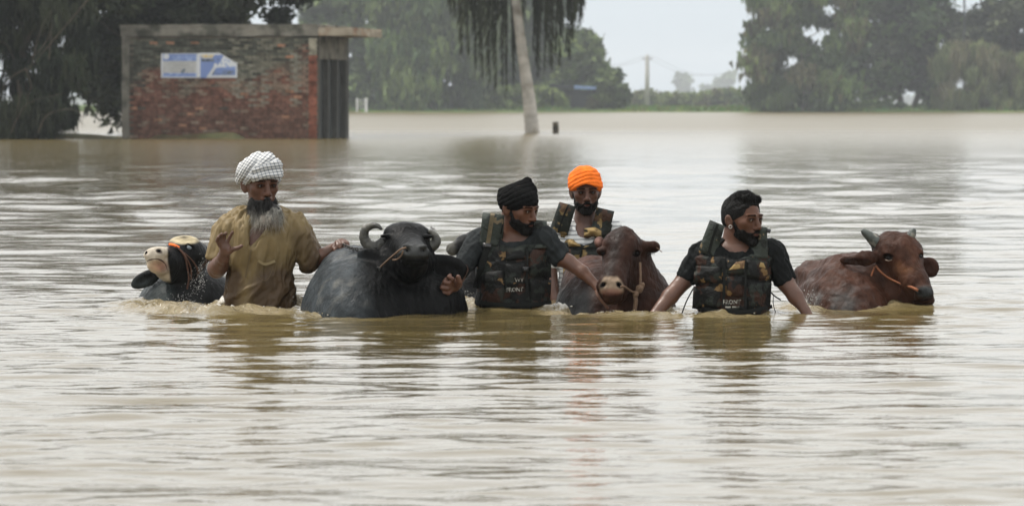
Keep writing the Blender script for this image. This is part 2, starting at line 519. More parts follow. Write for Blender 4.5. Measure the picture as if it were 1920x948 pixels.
def build_water():
    rows = [2.0, 4.0, 6.0, 7.5]
    y = 8.3
    while y < 16.9:
        rows.append(y); y += 0.7 * y * y / (EYE * 3947)
    while y < 20.0:
        rows.append(y); y += 0.026
    while y < 900:
        rows.append(y); y += (0.52 if y < 70 else .45) * y * y / (EYE * 3947)
    rows += [1000, 1500, 2500, 3600]
    rows = np.array([-60.0, -20.0, -5.0] + rows)
    s = np.concatenate([[-1.0, -0.6, -0.4, -0.3, -0.22], np.linspace(-0.17, 0.17, 420), [0.22, 0.3, 0.4, 0.6, 1.0]])
    Yg, Sg = np.meshgrid(rows, s, indexing='ij')
    Xg = Sg * np.maximum(Yg, 8.0)
    Xg = np.where(np.abs(Sg) > .5, np.sign(Sg) * np.maximum(np.abs(Xg), 60 * np.abs(Sg)), Xg)
    dr = np.gradient(rows)
    sp = np.maximum(np.repeat(dr[:, None], len(s), 1), 0.012)
    sp = np.where(np.abs(Sg) > 0.18, 50, sp)
    H, st, fz = water_height(Xg, Yg, sp)
    H = np.where(np.abs(Sg) > 0.171, 0, H)
    V = np.stack([Xg, Yg, H], -1).reshape(-1, 3)
    nr, nc = len(rows), len(s)
    i = (np.arange(nr - 1)[:, None] * nc + np.arange(nc - 1)[None]).ravel()
    Q = np.stack([i, i + 1, i + nc + 1, i + nc], 1)
    c = np.zeros((len(V), 3)); c[:, 0] = st.ravel(); c[:, 1] = fz.ravel()
    # material
    m = bpy.data.materials.new("muddy_water"); m.use_nodes = True
    nt = m.node_tree; b = nt.nodes['Principled BSDF']; lk = nt.links
    b.inputs['IOR'].default_value = 1.333
    a = nt.nodes.new('ShaderNodeAttribute'); a.attribute_name = 'Col'
    sepc = nt.nodes.new('ShaderNodeSeparateColor'); lk.new(a.outputs['Color'], sepc.inputs[0])
    geo = nt.nodes.new('ShaderNodeNewGeometry')
    mp = nt.nodes.new('ShaderNodeMapping'); mp.inputs['Scale'].default_value = (0.55, 1.0, 1.0); lk.new(geo.outputs['Position'], mp.inputs[0])
    n1 = nt.nodes.new('ShaderNodeTexNoise'); n1.inputs['Scale'].default_value = 5.5; n1.inputs['Detail'].default_value = 5; n1.inputs['Roughness'].default_value = 0.55
    lk.new(mp.outputs[0], n1.inputs['Vector'])
    bp = nt.nodes.new('ShaderNodeBump'); bp.inputs['Distance'].default_value = 0.0065; bp.inputs['Strength'].default_value = 1
    lk.new(n1.outputs['Fac'], bp.inputs['Height'])
    n3 = nt.nodes.new('ShaderNodeTexNoise'); n3.inputs['Scale'].default_value = 1.5; n3.inputs['Detail'].default_value = 4; n3.inputs['Roughness'].default_value = .6
    mp3 = nt.nodes.new('ShaderNodeMapping'); mp3.inputs['Scale'].default_value = (1.6, .7, 1.0); lk.new(geo.outputs['Position'], mp3.inputs[0]); lk.new(mp3.outputs[0], n3.inputs['Vector'])
    sy3 = nt.nodes.new('ShaderNodeSeparateXYZ'); lk.new(geo.outputs['Position'], sy3.inputs[0])
    r3 = nt.nodes.new('ShaderNodeMapRange'); r3.inputs['From Min'].default_value = 20; r3.inputs['From Max'].default_value = 60; lk.new(sy3.outputs['Y'], r3.inputs['Value'])
    m3 = nt.nodes.new('ShaderNodeMath'); m3.operation = 'MULTIPLY'; lk.new(n3.outputs['Fac'], m3.inputs[0]); lk.new(r3.outputs[0], m3.inputs[1])
    bp3 = nt.nodes.new('ShaderNodeBump'); bp3.inputs['Distance'].default_value = .035; lk.new(m3.outputs[0], bp3.inputs['Height']); lk.new(bp.outputs[0], bp3.inputs['Normal']); bp = bp3
    # finer choppiness where stirred
    n2 = nt.nodes.new('ShaderNodeTexNoise'); n2.inputs['Scale'].default_value = 32; n2.inputs['Detail'].default_value = 5
    lk.new(geo.outputs['Position'], n2.inputs['Vector'])
    mu = nt.nodes.new('ShaderNodeMath'); mu.operation = 'MULTIPLY'; lk.new(n2.outputs['Fac'], mu.inputs[0]); lk.new(sepc.outputs[0], mu.inputs[1])
    bp2 = nt.nodes.new('ShaderNodeBump'); bp2.inputs['Distance'].default_value = 0.03; lk.new(mu.outputs[0], bp2.inputs['Height']); lk.new(bp.outputs[0], bp2.inputs['Normal'])
    lk.new(bp2.outputs[0], b.inputs['Normal'])
    # silt: brown body of the water, paler and milkier where churned
    nm = nt.nodes.new('ShaderNodeTexNoise'); nm.inputs['Scale'].default_value = 0.6; nm.inputs['Detail'].default_value = 3; lk.new(geo.outputs['Position'], nm.inputs['Vector'])
    mx0 = nt.nodes.new('ShaderNodeMix'); mx0.data_type = 'RGBA'
    mx0.inputs[6].default_value = (0.100, 0.076, 0.028, 1); mx0.inputs[7].default_value = (0.110, 0.085, 0.036, 1); lk.new(nm.outputs['Fac'], mx0.inputs[0])
    mx = nt.nodes.new('ShaderNodeMix'); mx.data_type = 'RGBA'
    lk.new(mx0.outputs[2], mx.inputs[6]); mx.inputs[7].default_value = (0.235, 0.190, 0.110, 1)
    lk.new(sepc.outputs[0], mx.inputs[0])
    nf = nt.nodes.new('ShaderNodeTexNoise'); nf.inputs['Scale'].default_value = 70; nf.inputs['Detail'].default_value = 4; lk.new(geo.outputs['Position'], nf.inputs['Vector'])
    fm = nt.nodes.new('ShaderNodeMath'); fm.operation = 'MULTIPLY'; lk.new(sepc.outputs[1], fm.inputs[0]); lk.new(nf.outputs['Fac'], fm.inputs[1])
    fr_ = nt.nodes.new('ShaderNodeMapRange'); fr_.inputs['From Min'].default_value = .10; fr_.inputs['From Max'].default_value = .34; lk.new(fm.outputs[0], fr_.inputs['Value'])
    mxf = nt.nodes.new('ShaderNodeMix'); mxf.data_type = 'RGBA'; lk.new(fr_.outputs[0], mxf.inputs[0]); lk.new(mx.outputs[2], mxf.inputs[6]); mxf.inputs[7].default_value = (.60, .58, .53, 1)
    lk.new(mxf.outputs[2], b.inputs['Base Color'])
    rr = nt.nodes.new('ShaderNodeMapRange'); rr.inputs['From Max'].default_value = 1.0; rr.inputs['To Min'].default_value = 0.045; rr.inputs['To Max'].default_value = 0.10
    lk.new(sepc.outputs[0], rr.inputs['Value'])
    # the open reach beyond is ruffled by wind: too fine to model, so it is rougher there
    sxyz = nt.nodes.new('ShaderNodeSeparateXYZ'); lk.new(geo.outputs['Position'], sxyz.inputs[0])
    fr = nt.nodes.new('ShaderNodeMapRange'); fr.inputs['From Min'].default_value = 45; fr.inputs['From Max'].default_value = 160; fr.inputs['To Min'].default_value = .04; fr.inputs['To Max'].default_value = .32
    lk.new(sxyz.outputs['Y'], fr.inputs['Value'])
    mxr = nt.nodes.new('ShaderNodeMath'); mxr.operation = 'MAXIMUM'; lk.new(rr.outputs[0], mxr.inputs[0]); lk.new(fr.outputs[0], mxr.inputs[1]); lk.new(mxr.outputs[0], b.inputs['Roughness'])
    o = mesh_obj('flood_water', V, Q, m, colr=c)
    tag(o, 'muddy brown flood water with low ripples', None, None, 'structure')
    return o
build_water()

# ---- splashes and froth where the party pushes through
def splashes():
    m = bpy.data.materials.new("frothy_water"); m.use_nodes = True
    nt = m.node_tree; b = nt.nodes['Principled BSDF']; lk = nt.links
    b.inputs['Roughness'].default_value = .12; b.inputs['IOR'].default_value = 1.333
    n = nt.nodes.new('ShaderNodeTexNoise'); n.inputs['Scale'].default_value = 60; g = nt.nodes.new('ShaderNodeNewGeometry'); lk.new(g.outputs['Position'], n.inputs['Vector'])
    r = nt.nodes.new('ShaderNodeValToRGB'); r.color_ramp.elements[0].position = .42; r.color_ramp.elements[0].color = (.22, .17, .085, 1); r.color_ramp.elements[1].position = .62; r.color_ramp.elements[1].color = (.62, .60, .55, 1)
    lk.new(n.outputs['Fac'], r.inputs[0]); lk.new(r.outputs[0], b.inputs['Base Color'])
    md = bpy.data.materials.new("clear_drops"); md.use_nodes = True; bd = md.node_tree.nodes['Principled BSDF']
    bd.inputs['Base Color'].default_value = (.62, .62, .60, 1); bd.inputs['Roughness'].default_value = .08; bd.inputs['Transmission Weight'].default_value = .65; bd.inputs['IOR'].default_value = 1.333
    rng = np.random.RandomState(4)
    ico = [(0, 0, 1), (0, 0, -1)] + [(math.cos(a), math.sin(a), .45) for a in np.arange(5) * 1.2566] + [(math.cos(a + .628), math.sin(a + .628), -.45) for a in np.arange(5) * 1.2566]
    I = np.array(ico); I /= np.linalg.norm(I, axis=1, keepdims=True)
    F0 = [(0, 2 + i, 2 + (i + 1) % 5) for i in range(5)] + [(2 + i, 7 + i, 2 + (i + 1) % 5) for i in range(5)] + [(7 + i, 7 + (i + 1) % 5, 2 + (i + 1) % 5) for i in range(5)] + [(1, 7 + (i + 1) % 5, 7 + i) for i in range(5)]
    F0 = np.array(F0)
    # places of froth: px0, px1, row of the waterline, thickness in rows up, amount
    lines = [(250, 420, 566, 5, 120), (400, 432, 567, 5, 50), (430, 556, 573, 9, 330), (262, 420, 570, 4, 120), (445, 560, 582, 5, 160), (545, 600, 580, 5, 60), (690, 880, 579, 5, 200), (850, 905, 570, 13, 190), (900, 1036, 577, 5, 130), (1030, 1125, 578, 14, 300), (1120, 1225, 586, 4, 90),
             (1215, 1300, 588, 4, 60), (1300, 1460, 588, 3, 60), (1488, 1520, 576, 7, 110), (1515, 1700, 573, 7, 300), (1690, 1755, 573, 4, 60), (560, 700, 590, 2.5, 70)]
    VV = []; QQ = []; o = 0
    for x0, x1, row, th, amt in lines:
        for _ in range(int(amt * .9)):
            u = rng.rand(); px = x0 + (x1 - x0) * u; env = math.sin(math.pi * min(max(u, .02), .98)) ** .5
            lump = .35 + .65 * (0.5 + 0.5 * float(vnoise(np.array([[px * .06, row * .3, 2.0]]))[0]) * 1.6)
            y = row - abs(rng.normal()) * th * .5 * env * max(lump, .1) + rng.normal() * 1.0
            Yd = EYE * F_PX / (row - HZ) - .03 + rng.normal() * .05
            s = Yd / F_PX; r = rng.uniform(.5, 1.6) * s
            c = WP(px, y, Yd)
            V = I * (1 + rng.normal(0, .16, (12, 1))) * np.array([rng.uniform(1.0, 2.4), 1, rng.uniform(.55, 1.0)]) * r + c
            VV.append(V); QQ.append(F0 + o); o += 12
    ob = mesh_obj('froth', np.concatenate(VV), np.concatenate(QQ), m); tag(ob, 'froth and churned ripples along the waterline of the people and cattle', 'froth', kind='stuff')
    VV = []; QQ = []; o = 0
    drops = [(1512, 562, 16, 16, 110), (1560, 566, 50, 8, 40), (1100, 566, 35, 14, 70), (878, 560, 16, 12, 60), (545, 562, 14, 14, 60), (378, 518, 7, 26, 90), (364, 535, 14, 24, 70), (340, 560, 30, 12, 80), (500, 570, 40, 10, 70), (1590, 562, 30, 8, 24), (1725, 578, 20, 6, 20), (780, 572, 40, 6, 40)]
    for cx, cy, rx, ry, n in drops:
        for _ in range(n):
            px = cx + rng.normal() * rx * .6; py = cy + rng.normal() * ry * .6
            if py > 590: continue
            Yd = (EYE * F_PX / (573 - HZ) if cx > 450 else EYE * F_PX / (566 - HZ)) - .16 + rng.normal() * .03; s = Yd / F_PX
            r = rng.uniform(.35, 1.0) * s * (1.25 if rng.rand() < .1 else 1)
            VV.append(I * r * np.array([1, 1, rng.uniform(1, 1.7)]) + WP(px, py, Yd)); QQ.append(F0 + o); o += 12
    # water streaming off the calf's jaw
    for i in range(0):
        px = 300 + rng.rand() * 66; top = 545 + rng.rand() * 8 - 3 * math.sin((px - 300) / 66 * 3.14)
        a = WP(px, top, EYE * F_PX / 371 - .17); b_ = WP(px + rng.normal() * 2 - 2, 566, EYE * F_PX / 371 - .20)
        V, Q = tube_geo(catmull([a, (a + b_) / 2 + np.array([.004, 0, .004]), b_], 4), np.linspace(.0008, .0013, 9), 4)
        T = np.array([t for q in Q if len(q) == 4 for t in ((q[0], q[1], q[2]), (q[0], q[2], q[3]))]); VV.append(V); QQ.append(T + o); o += len(V)
    ob = mesh_obj('spray', np.concatenate(VV), np.concatenate(QQ), md); tag(ob, 'drops of water thrown up around the wading party', 'spray', kind='stuff')
splashes()
# ------------------------------------------------------------------ people: shared builders
SKIN = np.array([0.100, 0.046, 0.028])
m_skin = mat('skin', attr=True, rough=0.46, var=0.16, vscale=26, bump=0.0012, bscale=160, spec=0.4, rvar=0.12)
_nt = m_skin.node_tree; _at = [n for n in _nt.nodes if n.type == 'ATTRIBUTE'][0]; _mm = _nt.nodes.new('ShaderNodeMath'); _mm.operation = 'MULTIPLY'; _mm.inputs[1].default_value = .45
_nt.links.new(_at.outputs['Alpha'], _mm.inputs[0]); _nt.links.new(_mm.outputs[0], _nt.nodes['Principled BSDF'].inputs['Specular IOR Level'])
m_eye = mat('eye_surface', attr=True, rough=0.12)
m_hair = mat('black_hair', (0.005, 0.0045, 0.004), 0.6, spec=.12, bump=0.004, bscale=150, bstretch=(1, 1, 0.35))
m_beard_grey = mat('greying_beard', attr=True, rough=0.7, var=0.3, vscale=70)
m_black_cloth = mat('black_cotton', (0.006, 0.006, 0.006), 0.95, bump=0.002, bscale=220, spec=0.04)
m_dark_shirt = mat('dark_grey_shirt', (0.018, 0.021, 0.022), 0.8, var=0.3, vscale=14, bump=0.002, bscale=180, spec=0.15)
m_black_shirt = mat('black_tshirt', (0.006, 0.007, 0.007), 0.8, var=0.3, vscale=14, bump=0.002, bscale=180, spec=0.12)
m_khaki = mat('wet_khaki_cotton', attr=True, rough=0.62, var=0.12, vscale=16, bump=0.0008, bscale=200, spec=0.35, rvar=0.15)
m_orange = mat('orange_turban_cloth', (0.74, 0.150, 0.014), 0.85, var=0.22, vscale=20, bump=0.003, bscale=130, spec=0.2)
m_strap = mat('black_webbing', (0.009, 0.010, 0.009), 0.7, spec=.15, bump=0.002, bscale=300)
m_olive_web = mat('olive_webbing', (0.11, 0.085, 0.045), 0.7, var=0.3, vscale=40, bump=0.002, bscale=300)
m_buckle = mat('black_plastic_buckle', (0.01, 0.01, 0.01), 0.3)
m_letter = mat('worn_white_print', (0.36, 0.35, 0.31), 0.8, base2=(0.06, 0.055, 0.045), m2scale=70, m2pos=(0.47, 0.58))
m_steel = mat('wet_dark_steel', (0.05, 0.048, 0.045), 0.3, var=0.3, vscale=60); m_steel.node_tree.nodes['Principled BSDF'].inputs['Metallic'].default_value = 0.8
m_rust = mat('rusty_chain_steel', (0.06, 0.035, 0.025), 0.5, var=0.4, vscale=60); m_rust.node_tree.nodes['Principled BSDF'].inputs['Metallic'].default_value = 0.4

def camo_material(name, base, cols, scale=16, seed=0.0, rough=0.55):
    m = bpy.data.materials.new(name); m.use_nodes = True
    nt = m.node_tree; b = nt.nodes['Principled BSDF']; lk = nt.links
    b.inputs['Roughness'].default_value = rough; b.inputs['Specular IOR Level'].default_value = .16
    tc = nt.nodes.new('ShaderNodeNewGeometry')
    mp = nt.nodes.new('ShaderNodeMapping'); mp.inputs['Location'].default_value = (seed, seed * 1.7, seed * 0.3)
    lk.new(tc.outputs['Position'], mp.inputs[0])
    wob = nt.nodes.new('ShaderNodeTexNoise'); wob.inputs['Scale'].default_value = 30; lk.new(mp.outputs[0], wob.inputs['Vector'])
    ad = nt.nodes.new('ShaderNodeVectorMath'); ad.operation = 'MULTIPLY_ADD'; lk.new(wob.outputs['Color'], ad.inputs[0]); ad.inputs[1].default_value = (0.05, 0.05, 0.05); lk.new(mp.outputs[0], ad.inputs[2])
    src = None
    rgb = nt.nodes.new('ShaderNodeRGB'); rgb.outputs[0].default_value = (*base, 1); src = rgb.outputs[0]
    for i, (c, thr, sc) in enumerate(cols):
        n = nt.nodes.new('ShaderNodeTexNoise'); n.inputs['Scale'].default_value = scale * sc; n.inputs['Detail'].default_value = 1.5
        o = nt.nodes.new('ShaderNodeVectorMath'); o.inputs[1].default_value = (3.1 * i + 1, 7.7 * i, 1.3 * i); lk.new(ad.outputs[0], o.inputs[0]); lk.new(o.outputs[0], n.inputs['Vector'])
        r = nt.nodes.new('ShaderNodeMapRange'); r.inputs['From Min'].default_value = thr; r.inputs['From Max'].default_value = thr + 0.02
        lk.new(n.outputs['Fac'], r.inputs['Value'])
        # leaf veins: fine stripes across each patch
        w = nt.nodes.new('ShaderNodeTexWave'); w.inputs['Scale'].default_value = 55; w.inputs['Distortion'].default_value = 9; w.inputs['Detail'].default_value = 1
        lk.new(mp.outputs[0], w.inputs['Vector'])
        wr = nt.nodes.new('ShaderNodeMapRange'); wr.inputs['To Min'].default_value = 0.55; wr.inputs['To Max'].default_value = 1.0; lk.new(w.outputs['Fac'], wr.inputs['Value'])
        mu = nt.nodes.new('ShaderNodeMath'); mu.operation = 'MULTIPLY'; lk.new(r.outputs[0], mu.inputs[0]); lk.new(wr.outputs[0], mu.inputs[1])
        mx = nt.nodes.new('ShaderNodeMix'); mx.data_type = 'RGBA'
        lk.new(mu.outputs[0], mx.inputs[0]); lk.new(src, mx.inputs[6]); mx.inputs[7].default_value = (*c, 1); src = mx.outputs[2]
    lk.new(src, b.inputs['Base Color'])
    n = nt.nodes.new('ShaderNodeTexNoise'); n.inputs['Scale'].default_value = 55; n.inputs['Detail'].default_value = 5; lk.new(mp.outputs[0], n.inputs['Vector'])
    bp = nt.nodes.new('ShaderNodeBump'); bp.inputs['Distance'].default_value = 0.008; lk.new(n.outputs['Fac'], bp.inputs['Height']); lk.new(bp.outputs[0], b.inputs['Normal'])
    return m
m_camo_dark = camo_material('wet_dark_camouflage', (0.0065, 0.007, 0.0065), [((0.040, 0.018, 0.011), 0.57, 1.0), ((0.022, 0.027, 0.022), 0.57, 1.3), ((0.20, 0.12, 0.048), 0.67, 1.15)], 15, 0.0)
m_camo_pad = camo_material('grey_green_camouflage', (0.040, 0.047, 0.040), [((0.015, 0.016, 0.015), 0.56, 1.0), ((0.20, 0.15, 0.09), 0.66, 1.2)], 15, 4.0)
m_camo_light = camo_material('faded_camouflage', (0.020, 0.023, 0.020), [((0.26, 0.18, 0.075), 0.57, 0.9), ((0.06, 0.028, 0.016), 0.60, 1.1)], 13, 9.3)

class Head:
    """face frame: x across, y towards the back, z up, unit = chin to crown"""
    def __init__(s, fig, cx, cy, d, H, yaw, pitch=0, roll=0):
        s.fig = fig; s.H = H * fig.s; s.o = fig.P(cx, cy, d)
        s.M = np.array(Matrix.Rotation(R(roll), 3, 'Y') @ Matrix.Rotation(R(yaw), 3, 'Z') @ Matrix.Rotation(R(pitch), 3, 'X'))
    def T(s, p): return s.o + s.M @ (np.array(p, float) * s.H)
    def inv(s, P): return ((P - s.o) @ s.M) / s.H
    def ell(s, c, r, e=(0, 0, 0)): return Ell(s.T(c), np.array(r) * s.H, s.M @ rotm(e))
    def cap(s, a, b, ra, rb): return Cap(s.T(a), s.T(b), ra * s.H, rb * s.H)
    def build(s, F, ears=True, brow=0.0):
        H = s.H
        F.add(s.ell((0, .06, .12), (.325, .41, .375)))
        F.add(s.ell((0, -.10, -.08), (.265, .285, .36)), .08 * H)
        F.add(s.ell((0, -.13, -.29), (.215, .21, .18)), .08 * H)
        F.add(s.cap((-.05, -.30, -.44), (.05, -.30, -.44), .065, .065), .07 * H)
        for x in (-1, 1):
            F.add(s.ell((.175 * x, -.245, -.075), (.085, .08, .075)), .08 * H)
            F.sub(s.ell((.135 * x, -.43, .0), (.09, .075, .058)), .06 * H)
            F.add(s.ell((.135 * x, -.335, .0), (.062, .052, .048)), .015 * H)
            F.add(s.cap((.07 * x, -.375, .026), (.2 * x, -.335, .018), .024, .022), .025 * H)
            F.add(s.cap((.085 * x, -.375, -.030), (.19 * x, -.34, -.028), .014, .014), .02 * H)
            F.add(s.cap((.06 * x, -.395, .085), (.22 * x, -.33, .09), .035, .025), .05 * H)
        F.add(s.cap((0, -.37, .06), (0, -.455, -.135), .032, .05), .045 * H)
        F.add(s.ell((0, -.465, -.155), (.05, .05, .042)), .03 * H)
        for x in (-1, 1):
            F.add(s.ell((.055 * x, -.41, -.17), (.034, .05, .034)), .025 * H)
            F.sub(s.ell((.028 * x, -.455, -.203), (.016, .022, .018)), .008 * H)
        F.add(s.ell((0, -.355, -.255), (.10, .055, .045)), .05 * H)
        F.add(s.cap((-.075, -.375, -.25), (.075, -.375, -.25), .022, .022), .025 * H)
        F.add(s.cap((-.06, -.37, -.308), (.06, -.37, -.308), .028, .028), .025 * H)
        F.sub(s.cap((-.085, -.405, -.277), (.085, -.405, -.277), .010, .010), .012 * H)
        if ears:
            for x in (-1, 1):
                F.add(s.ell((.325 * x, .05, -.05), (.035, .085, .14), (12 * x, -10, -20 * x)), .02 * H)
                F.sub(s.ell((.36 * x, .02, -.03), (.022, .045, .07), (12 * x, -10, -20 * x)), .015 * H)
        return F
    def paint(s, V, base, stubble=0.0):
        """skin colour: lips, brows, lashes, dark lids with the eye-socket shade painted in"""
        q = s.inv(V); c = np.tile(base, (len(V), 1))
        ax = np.abs(q[:, 0])
        nearface = (q[:, 1] < -.12)
        def blob(cx, cy, cz, rx, ry, rz, p=2.0):
            return np.exp(-(((ax - cx) / rx) ** 2 + ((q[:, 1] - cy) / ry) ** 2 + ((q[:, 2] - cz) / rz) ** 2) ** (p / 2))
        lips = blob(0, -.38, -.278, .09, .07, .045, 3) * nearface
        c = c * (1 - .55 * lips[:, None]) + np.array([.16, .05, .04]) * .55 * lips[:, None]
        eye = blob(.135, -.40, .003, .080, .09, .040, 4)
        c = c * (1 - .80 * eye[:, None])  # dark lid skin and the shade of the socket, both painted into the colour
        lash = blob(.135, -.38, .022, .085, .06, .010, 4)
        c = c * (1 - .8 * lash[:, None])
        # eyebrows
        bz = .088 - .10 * np.clip(ax - .15, 0, 1)
        brow = np.exp(-((q[:, 2] - bz) / .019) ** 4) * (ax > .05) * (ax < .205) * nearface
        c = c * (1 - .97 * brow[:, None]) + 0.001 * brow[:, None]
        sp = 1 - .95 * np.clip(brow + eye + lash + .5 * (np.abs(q[:, 0]) < .3) * (q[:, 2] > -.5), 0, 1)
        c = np.concatenate([c, sp[:, None]], 1)
        return c
    def eyes(s, parent, yaw=0.0):
        for x in (-1, 1):
            V, Q = sphere_geo(10, 14)
            g = np.array([math.sin(yaw), -math.cos(yaw), 0])
            dt = V @ g
            c = np.where(dt[:, None] > .70, np.array([[.012, .008, .006]]), np.array([[.20, .16, .135]]))
            Vw = np.array([s.T(np.array([.135 * x, -.347, -.002]) + v * .043) for v in V])
            mesh_obj('eye', Vw, Q, m_eye, parent, colr=c)

def sphere_geo(nr, ns):
    V = [(0, 0, 1)]
    for i in range(1, nr):
        a = math.pi * i / nr
        for j in range(ns):
            b = 2 * math.pi * j / ns
            V.append((math.sin(a) * math.cos(b), math.sin(a) * math.sin(b), math.cos(a)))
    V.append((0, 0, -1)); Q = []
    for j in range(ns): Q.append((0, 1 + j, 1 + (j + 1) % ns))
    for i in range(nr - 2):
        for j in range(ns):
            a = 1 + i * ns + j; b = 1 + i * ns + (j + 1) % ns
            Q.append((a, a + ns, b + ns, b))
    for j in range(ns): Q.append((len(V) - 1, 1 + (nr - 2) * ns + (j + 1) % ns, 1 + (nr - 2) * ns + j))
    return np.array(V, float), Q

def field_obj(name, F, vox, mats, parent, paint=None, disp=None, uvf=None, zmin=-0.12, smoothit=1, strands=None):
    V, Q = polygonise(F, vox, zmin)
    if disp is not None:
        N = vnormals(V, Q)
        V = V + N * disp(V, N)[:, None]
    c = paint(V) if paint is not None else None
    uv = uvf(V) if uvf is not None else None
    if strands is not None:
        N = vnormals(V, Q)
        sv, sq, src = strands(V, N)
        if c is not None: c = np.vstack([c, c[src]])
        if uv is not None: uv = np.vstack([uv, uv[src]])
        Q = np.vstack([Q, sq + len(V)]); V = np.vstack([V, sv])
    return mesh_obj(name, V, Q, mats, parent, colr=c, uv=uv)

def strand_fn(n, length, width, dirf, seed=1, sel=None, seg=3, curl=0.2):
    """tapering flat strands rooted on the surface"""
    def f(V, N):
        rng = np.random.RandomState(seed)
        ids = np.arange(len(V)) if sel is None else np.nonzero(sel(V, N))[0]
        k = rng.choice(ids, n)
        P = V[k]; D = dirf(P, N[k], rng); D /= np.maximum(np.linalg.norm(D, axis=1, keepdims=True), 1e-9)
        Ls = length * rng.uniform(.4, 1.15, n)
        S = np.cross(D, rng.normal(size=(n, 3))); S /= np.maximum(np.linalg.norm(S, axis=1, keepdims=True), 1e-9)
        bend = rng.normal(size=(n, 3)) * curl
        out = []; 
        for i in range(seg + 1):
            t = i / seg
            c = P - N[k] * .001 + D * (Ls * t)[:, None] + bend * (Ls * t * t)[:, None]
            w = width * (1 - t) ** .7 + width * .08
            out += [c - S * w, c + S * w]
        VV = np.stack(out, 1).reshape(-1, 3)
        b = np.arange(n)[:, None] * (2 * (seg + 1))
        QQ = np.concatenate([np.stack([b[:, 0] + 2 * i, b[:, 0] + 2 * i + 1, b[:, 0] + 2 * i + 3, b[:, 0] + 2 * i + 2], 1) for i in range(seg)])
        return VV, QQ, np.repeat(k, 2 * (seg + 1))
    return f

def hand(fig, F, wrist, palm, fingers, thumb, pr=11, k=3, fr=4.1):
    """wrist (px,py,d), palm centre, fingers: list of joint lists starting at the knuckle, thumb joint list from the side of the palm"""
    F.add(fig.cap((*wrist, pr * .82), (*palm, pr)), fig.r(6))
    for i, f in enumerate(fingers):
        rr = fr * (1.0, 1.05, 1.0, .88)[i % 4]
        a = (*palm, pr * .62)
        F.add(fig.cap(a, (*f[0], rr * 1.22)), fig.r(3))
        for j, (p, q) in enumerate(zip(f[:-1], f[1:])):
            F.add(fig.cap((*p, rr * (1.12 - .1 * j)), (*q, rr * (1.0 - .12 * j))), fig.r(1.2))
    for j, (p, q) in enumerate(zip(thumb[:-1], thumb[1:])):
        F.add(fig.cap((*p, fr * (1.5 - .22 * j)), (*q, fr * (1.25 - .15 * j))), fig.r(2.5 if j == 0 else 1.2))

def folds(P, dirs, amp, scale, seed=0.0, sharp=True):
    """cloth folds running along dirs (unit vector); P metres"""
    d = np.array(dirs, float); d /= np.linalg.norm(d)
    along = P @ d
    perp = P - along[:, None] * d
    q = perp * scale + d * (along * scale * .22)[:, None] + seed
    n = fbm(q, 3, .5)
    if sharp: n = 1 - 2 * np.abs(n)
    return amp * (n - .2)

def text_on(name, s, fig, x, y, hpx, surf, material, parent, dfront=2.0, tilt=0, width=None):
    """letters as a thin mesh laid over a garment: surf(px, py) gives the depth of the cloth there"""
    cu = bpy.data.curves.new(name, 'FONT'); cu.body = s; cu.size = 1.0; cu.extrude = 0.0; cu.offset = 0.018
    cu.resolution_u = 2
    ob = bpy.data.objects.new(name, cu); col.objects.link(ob)
    dg = bpy.context.evaluated_depsgraph_get(); dg.update()
    me = bpy.data.meshes.new_from_object(ob.evaluated_get(dg))
    V = np.array([v.co[:] for v in me.vertices]); Fc = [tuple(p.vertices) for p in me.polygons]
    bpy.data.objects.remove(ob); bpy.data.curves.remove(cu); bpy.data.meshes.remove(me)
    w = V[:, 0].max() - V[:, 0].min(); h = V[:, 1].max() - V[:, 1].min()
    sx = (width / w) if width else hpx / h
    out = []
    for v in V:
        u = (v[0] - V[:, 0].min()) * sx; t = (v[1] - V[:, 1].min()) * hpx / h
        px = x + u; py = y - t - u * math.tan(R(tilt))
        out.append(fig.P(px, py, surf(px, py) - dfront))
    return mesh_obj(name, np.array(out), Fc, material, parent, smooth=False)

def ray_depth(F, fig, px, py, d0=-200, d1=200):
    """front of a field along the view at a pixel"""
    ds = np.linspace(d0, d1, 220)
    P = np.array([fig.P(px, py, d) for d in ds]); v = F.ev(P)
    k = np.nonzero(v < 0)[0]
    if not len(k): return None
    k = k[0]
    if k == 0: return float(ds[0])
    return float(ds[k - 1] + (ds[k] - ds[k - 1]) * v[k - 1] / (v[k - 1] - v[k]))

def strap_on(name, F, fig, pts, w, material, parent, off=1.5, n=18, thick=0.8):
    """webbing that follows the front of a field; pts pixels"""
    pp = catmull([(a, b, 0) for a, b in pts], n // max(1, len(pts) - 1))[:, :2]
    ctr = []; last = None
    for px, py in pp:
        d = ray_depth(F, fig, px, py)
        if d is None: d = last if last is not None else 0
        last = d; ctr.append((px, py, d - off))
    ctr = np.array(ctr)
    T = np.gradient(ctr[:, :2], axis=0); T /= np.maximum(np.linalg.norm(T, axis=1, keepdims=True), 1e-9)
    S = np.stack([-T[:, 1], T[:, 0]], 1)
    rows = []
    for (px, py, d), s in zip(ctr, S):
        for sgn, dd in ((-1, 0), (-1, -thick), (1, -thick), (1, 0)):
            rows.append(fig.P(px + s[0] * w / 2 * sgn, py + s[1] * w / 2 * sgn, d + dd))
    V = np.array(rows); Q = []
    m = len(ctr)
    for i in range(m - 1):
        for j in range(4):
            Q.append((4 * i + j, 4 * i + (j + 1) % 4, 4 * (i + 1) + (j + 1) % 4, 4 * (i + 1) + j))
    Q.append((0, 1, 2, 3)); Q.append(tuple(4 * (m - 1) + j for j in (3, 2, 1, 0)))
    return mesh_obj(name, V, Q, material, parent, smooth=False)

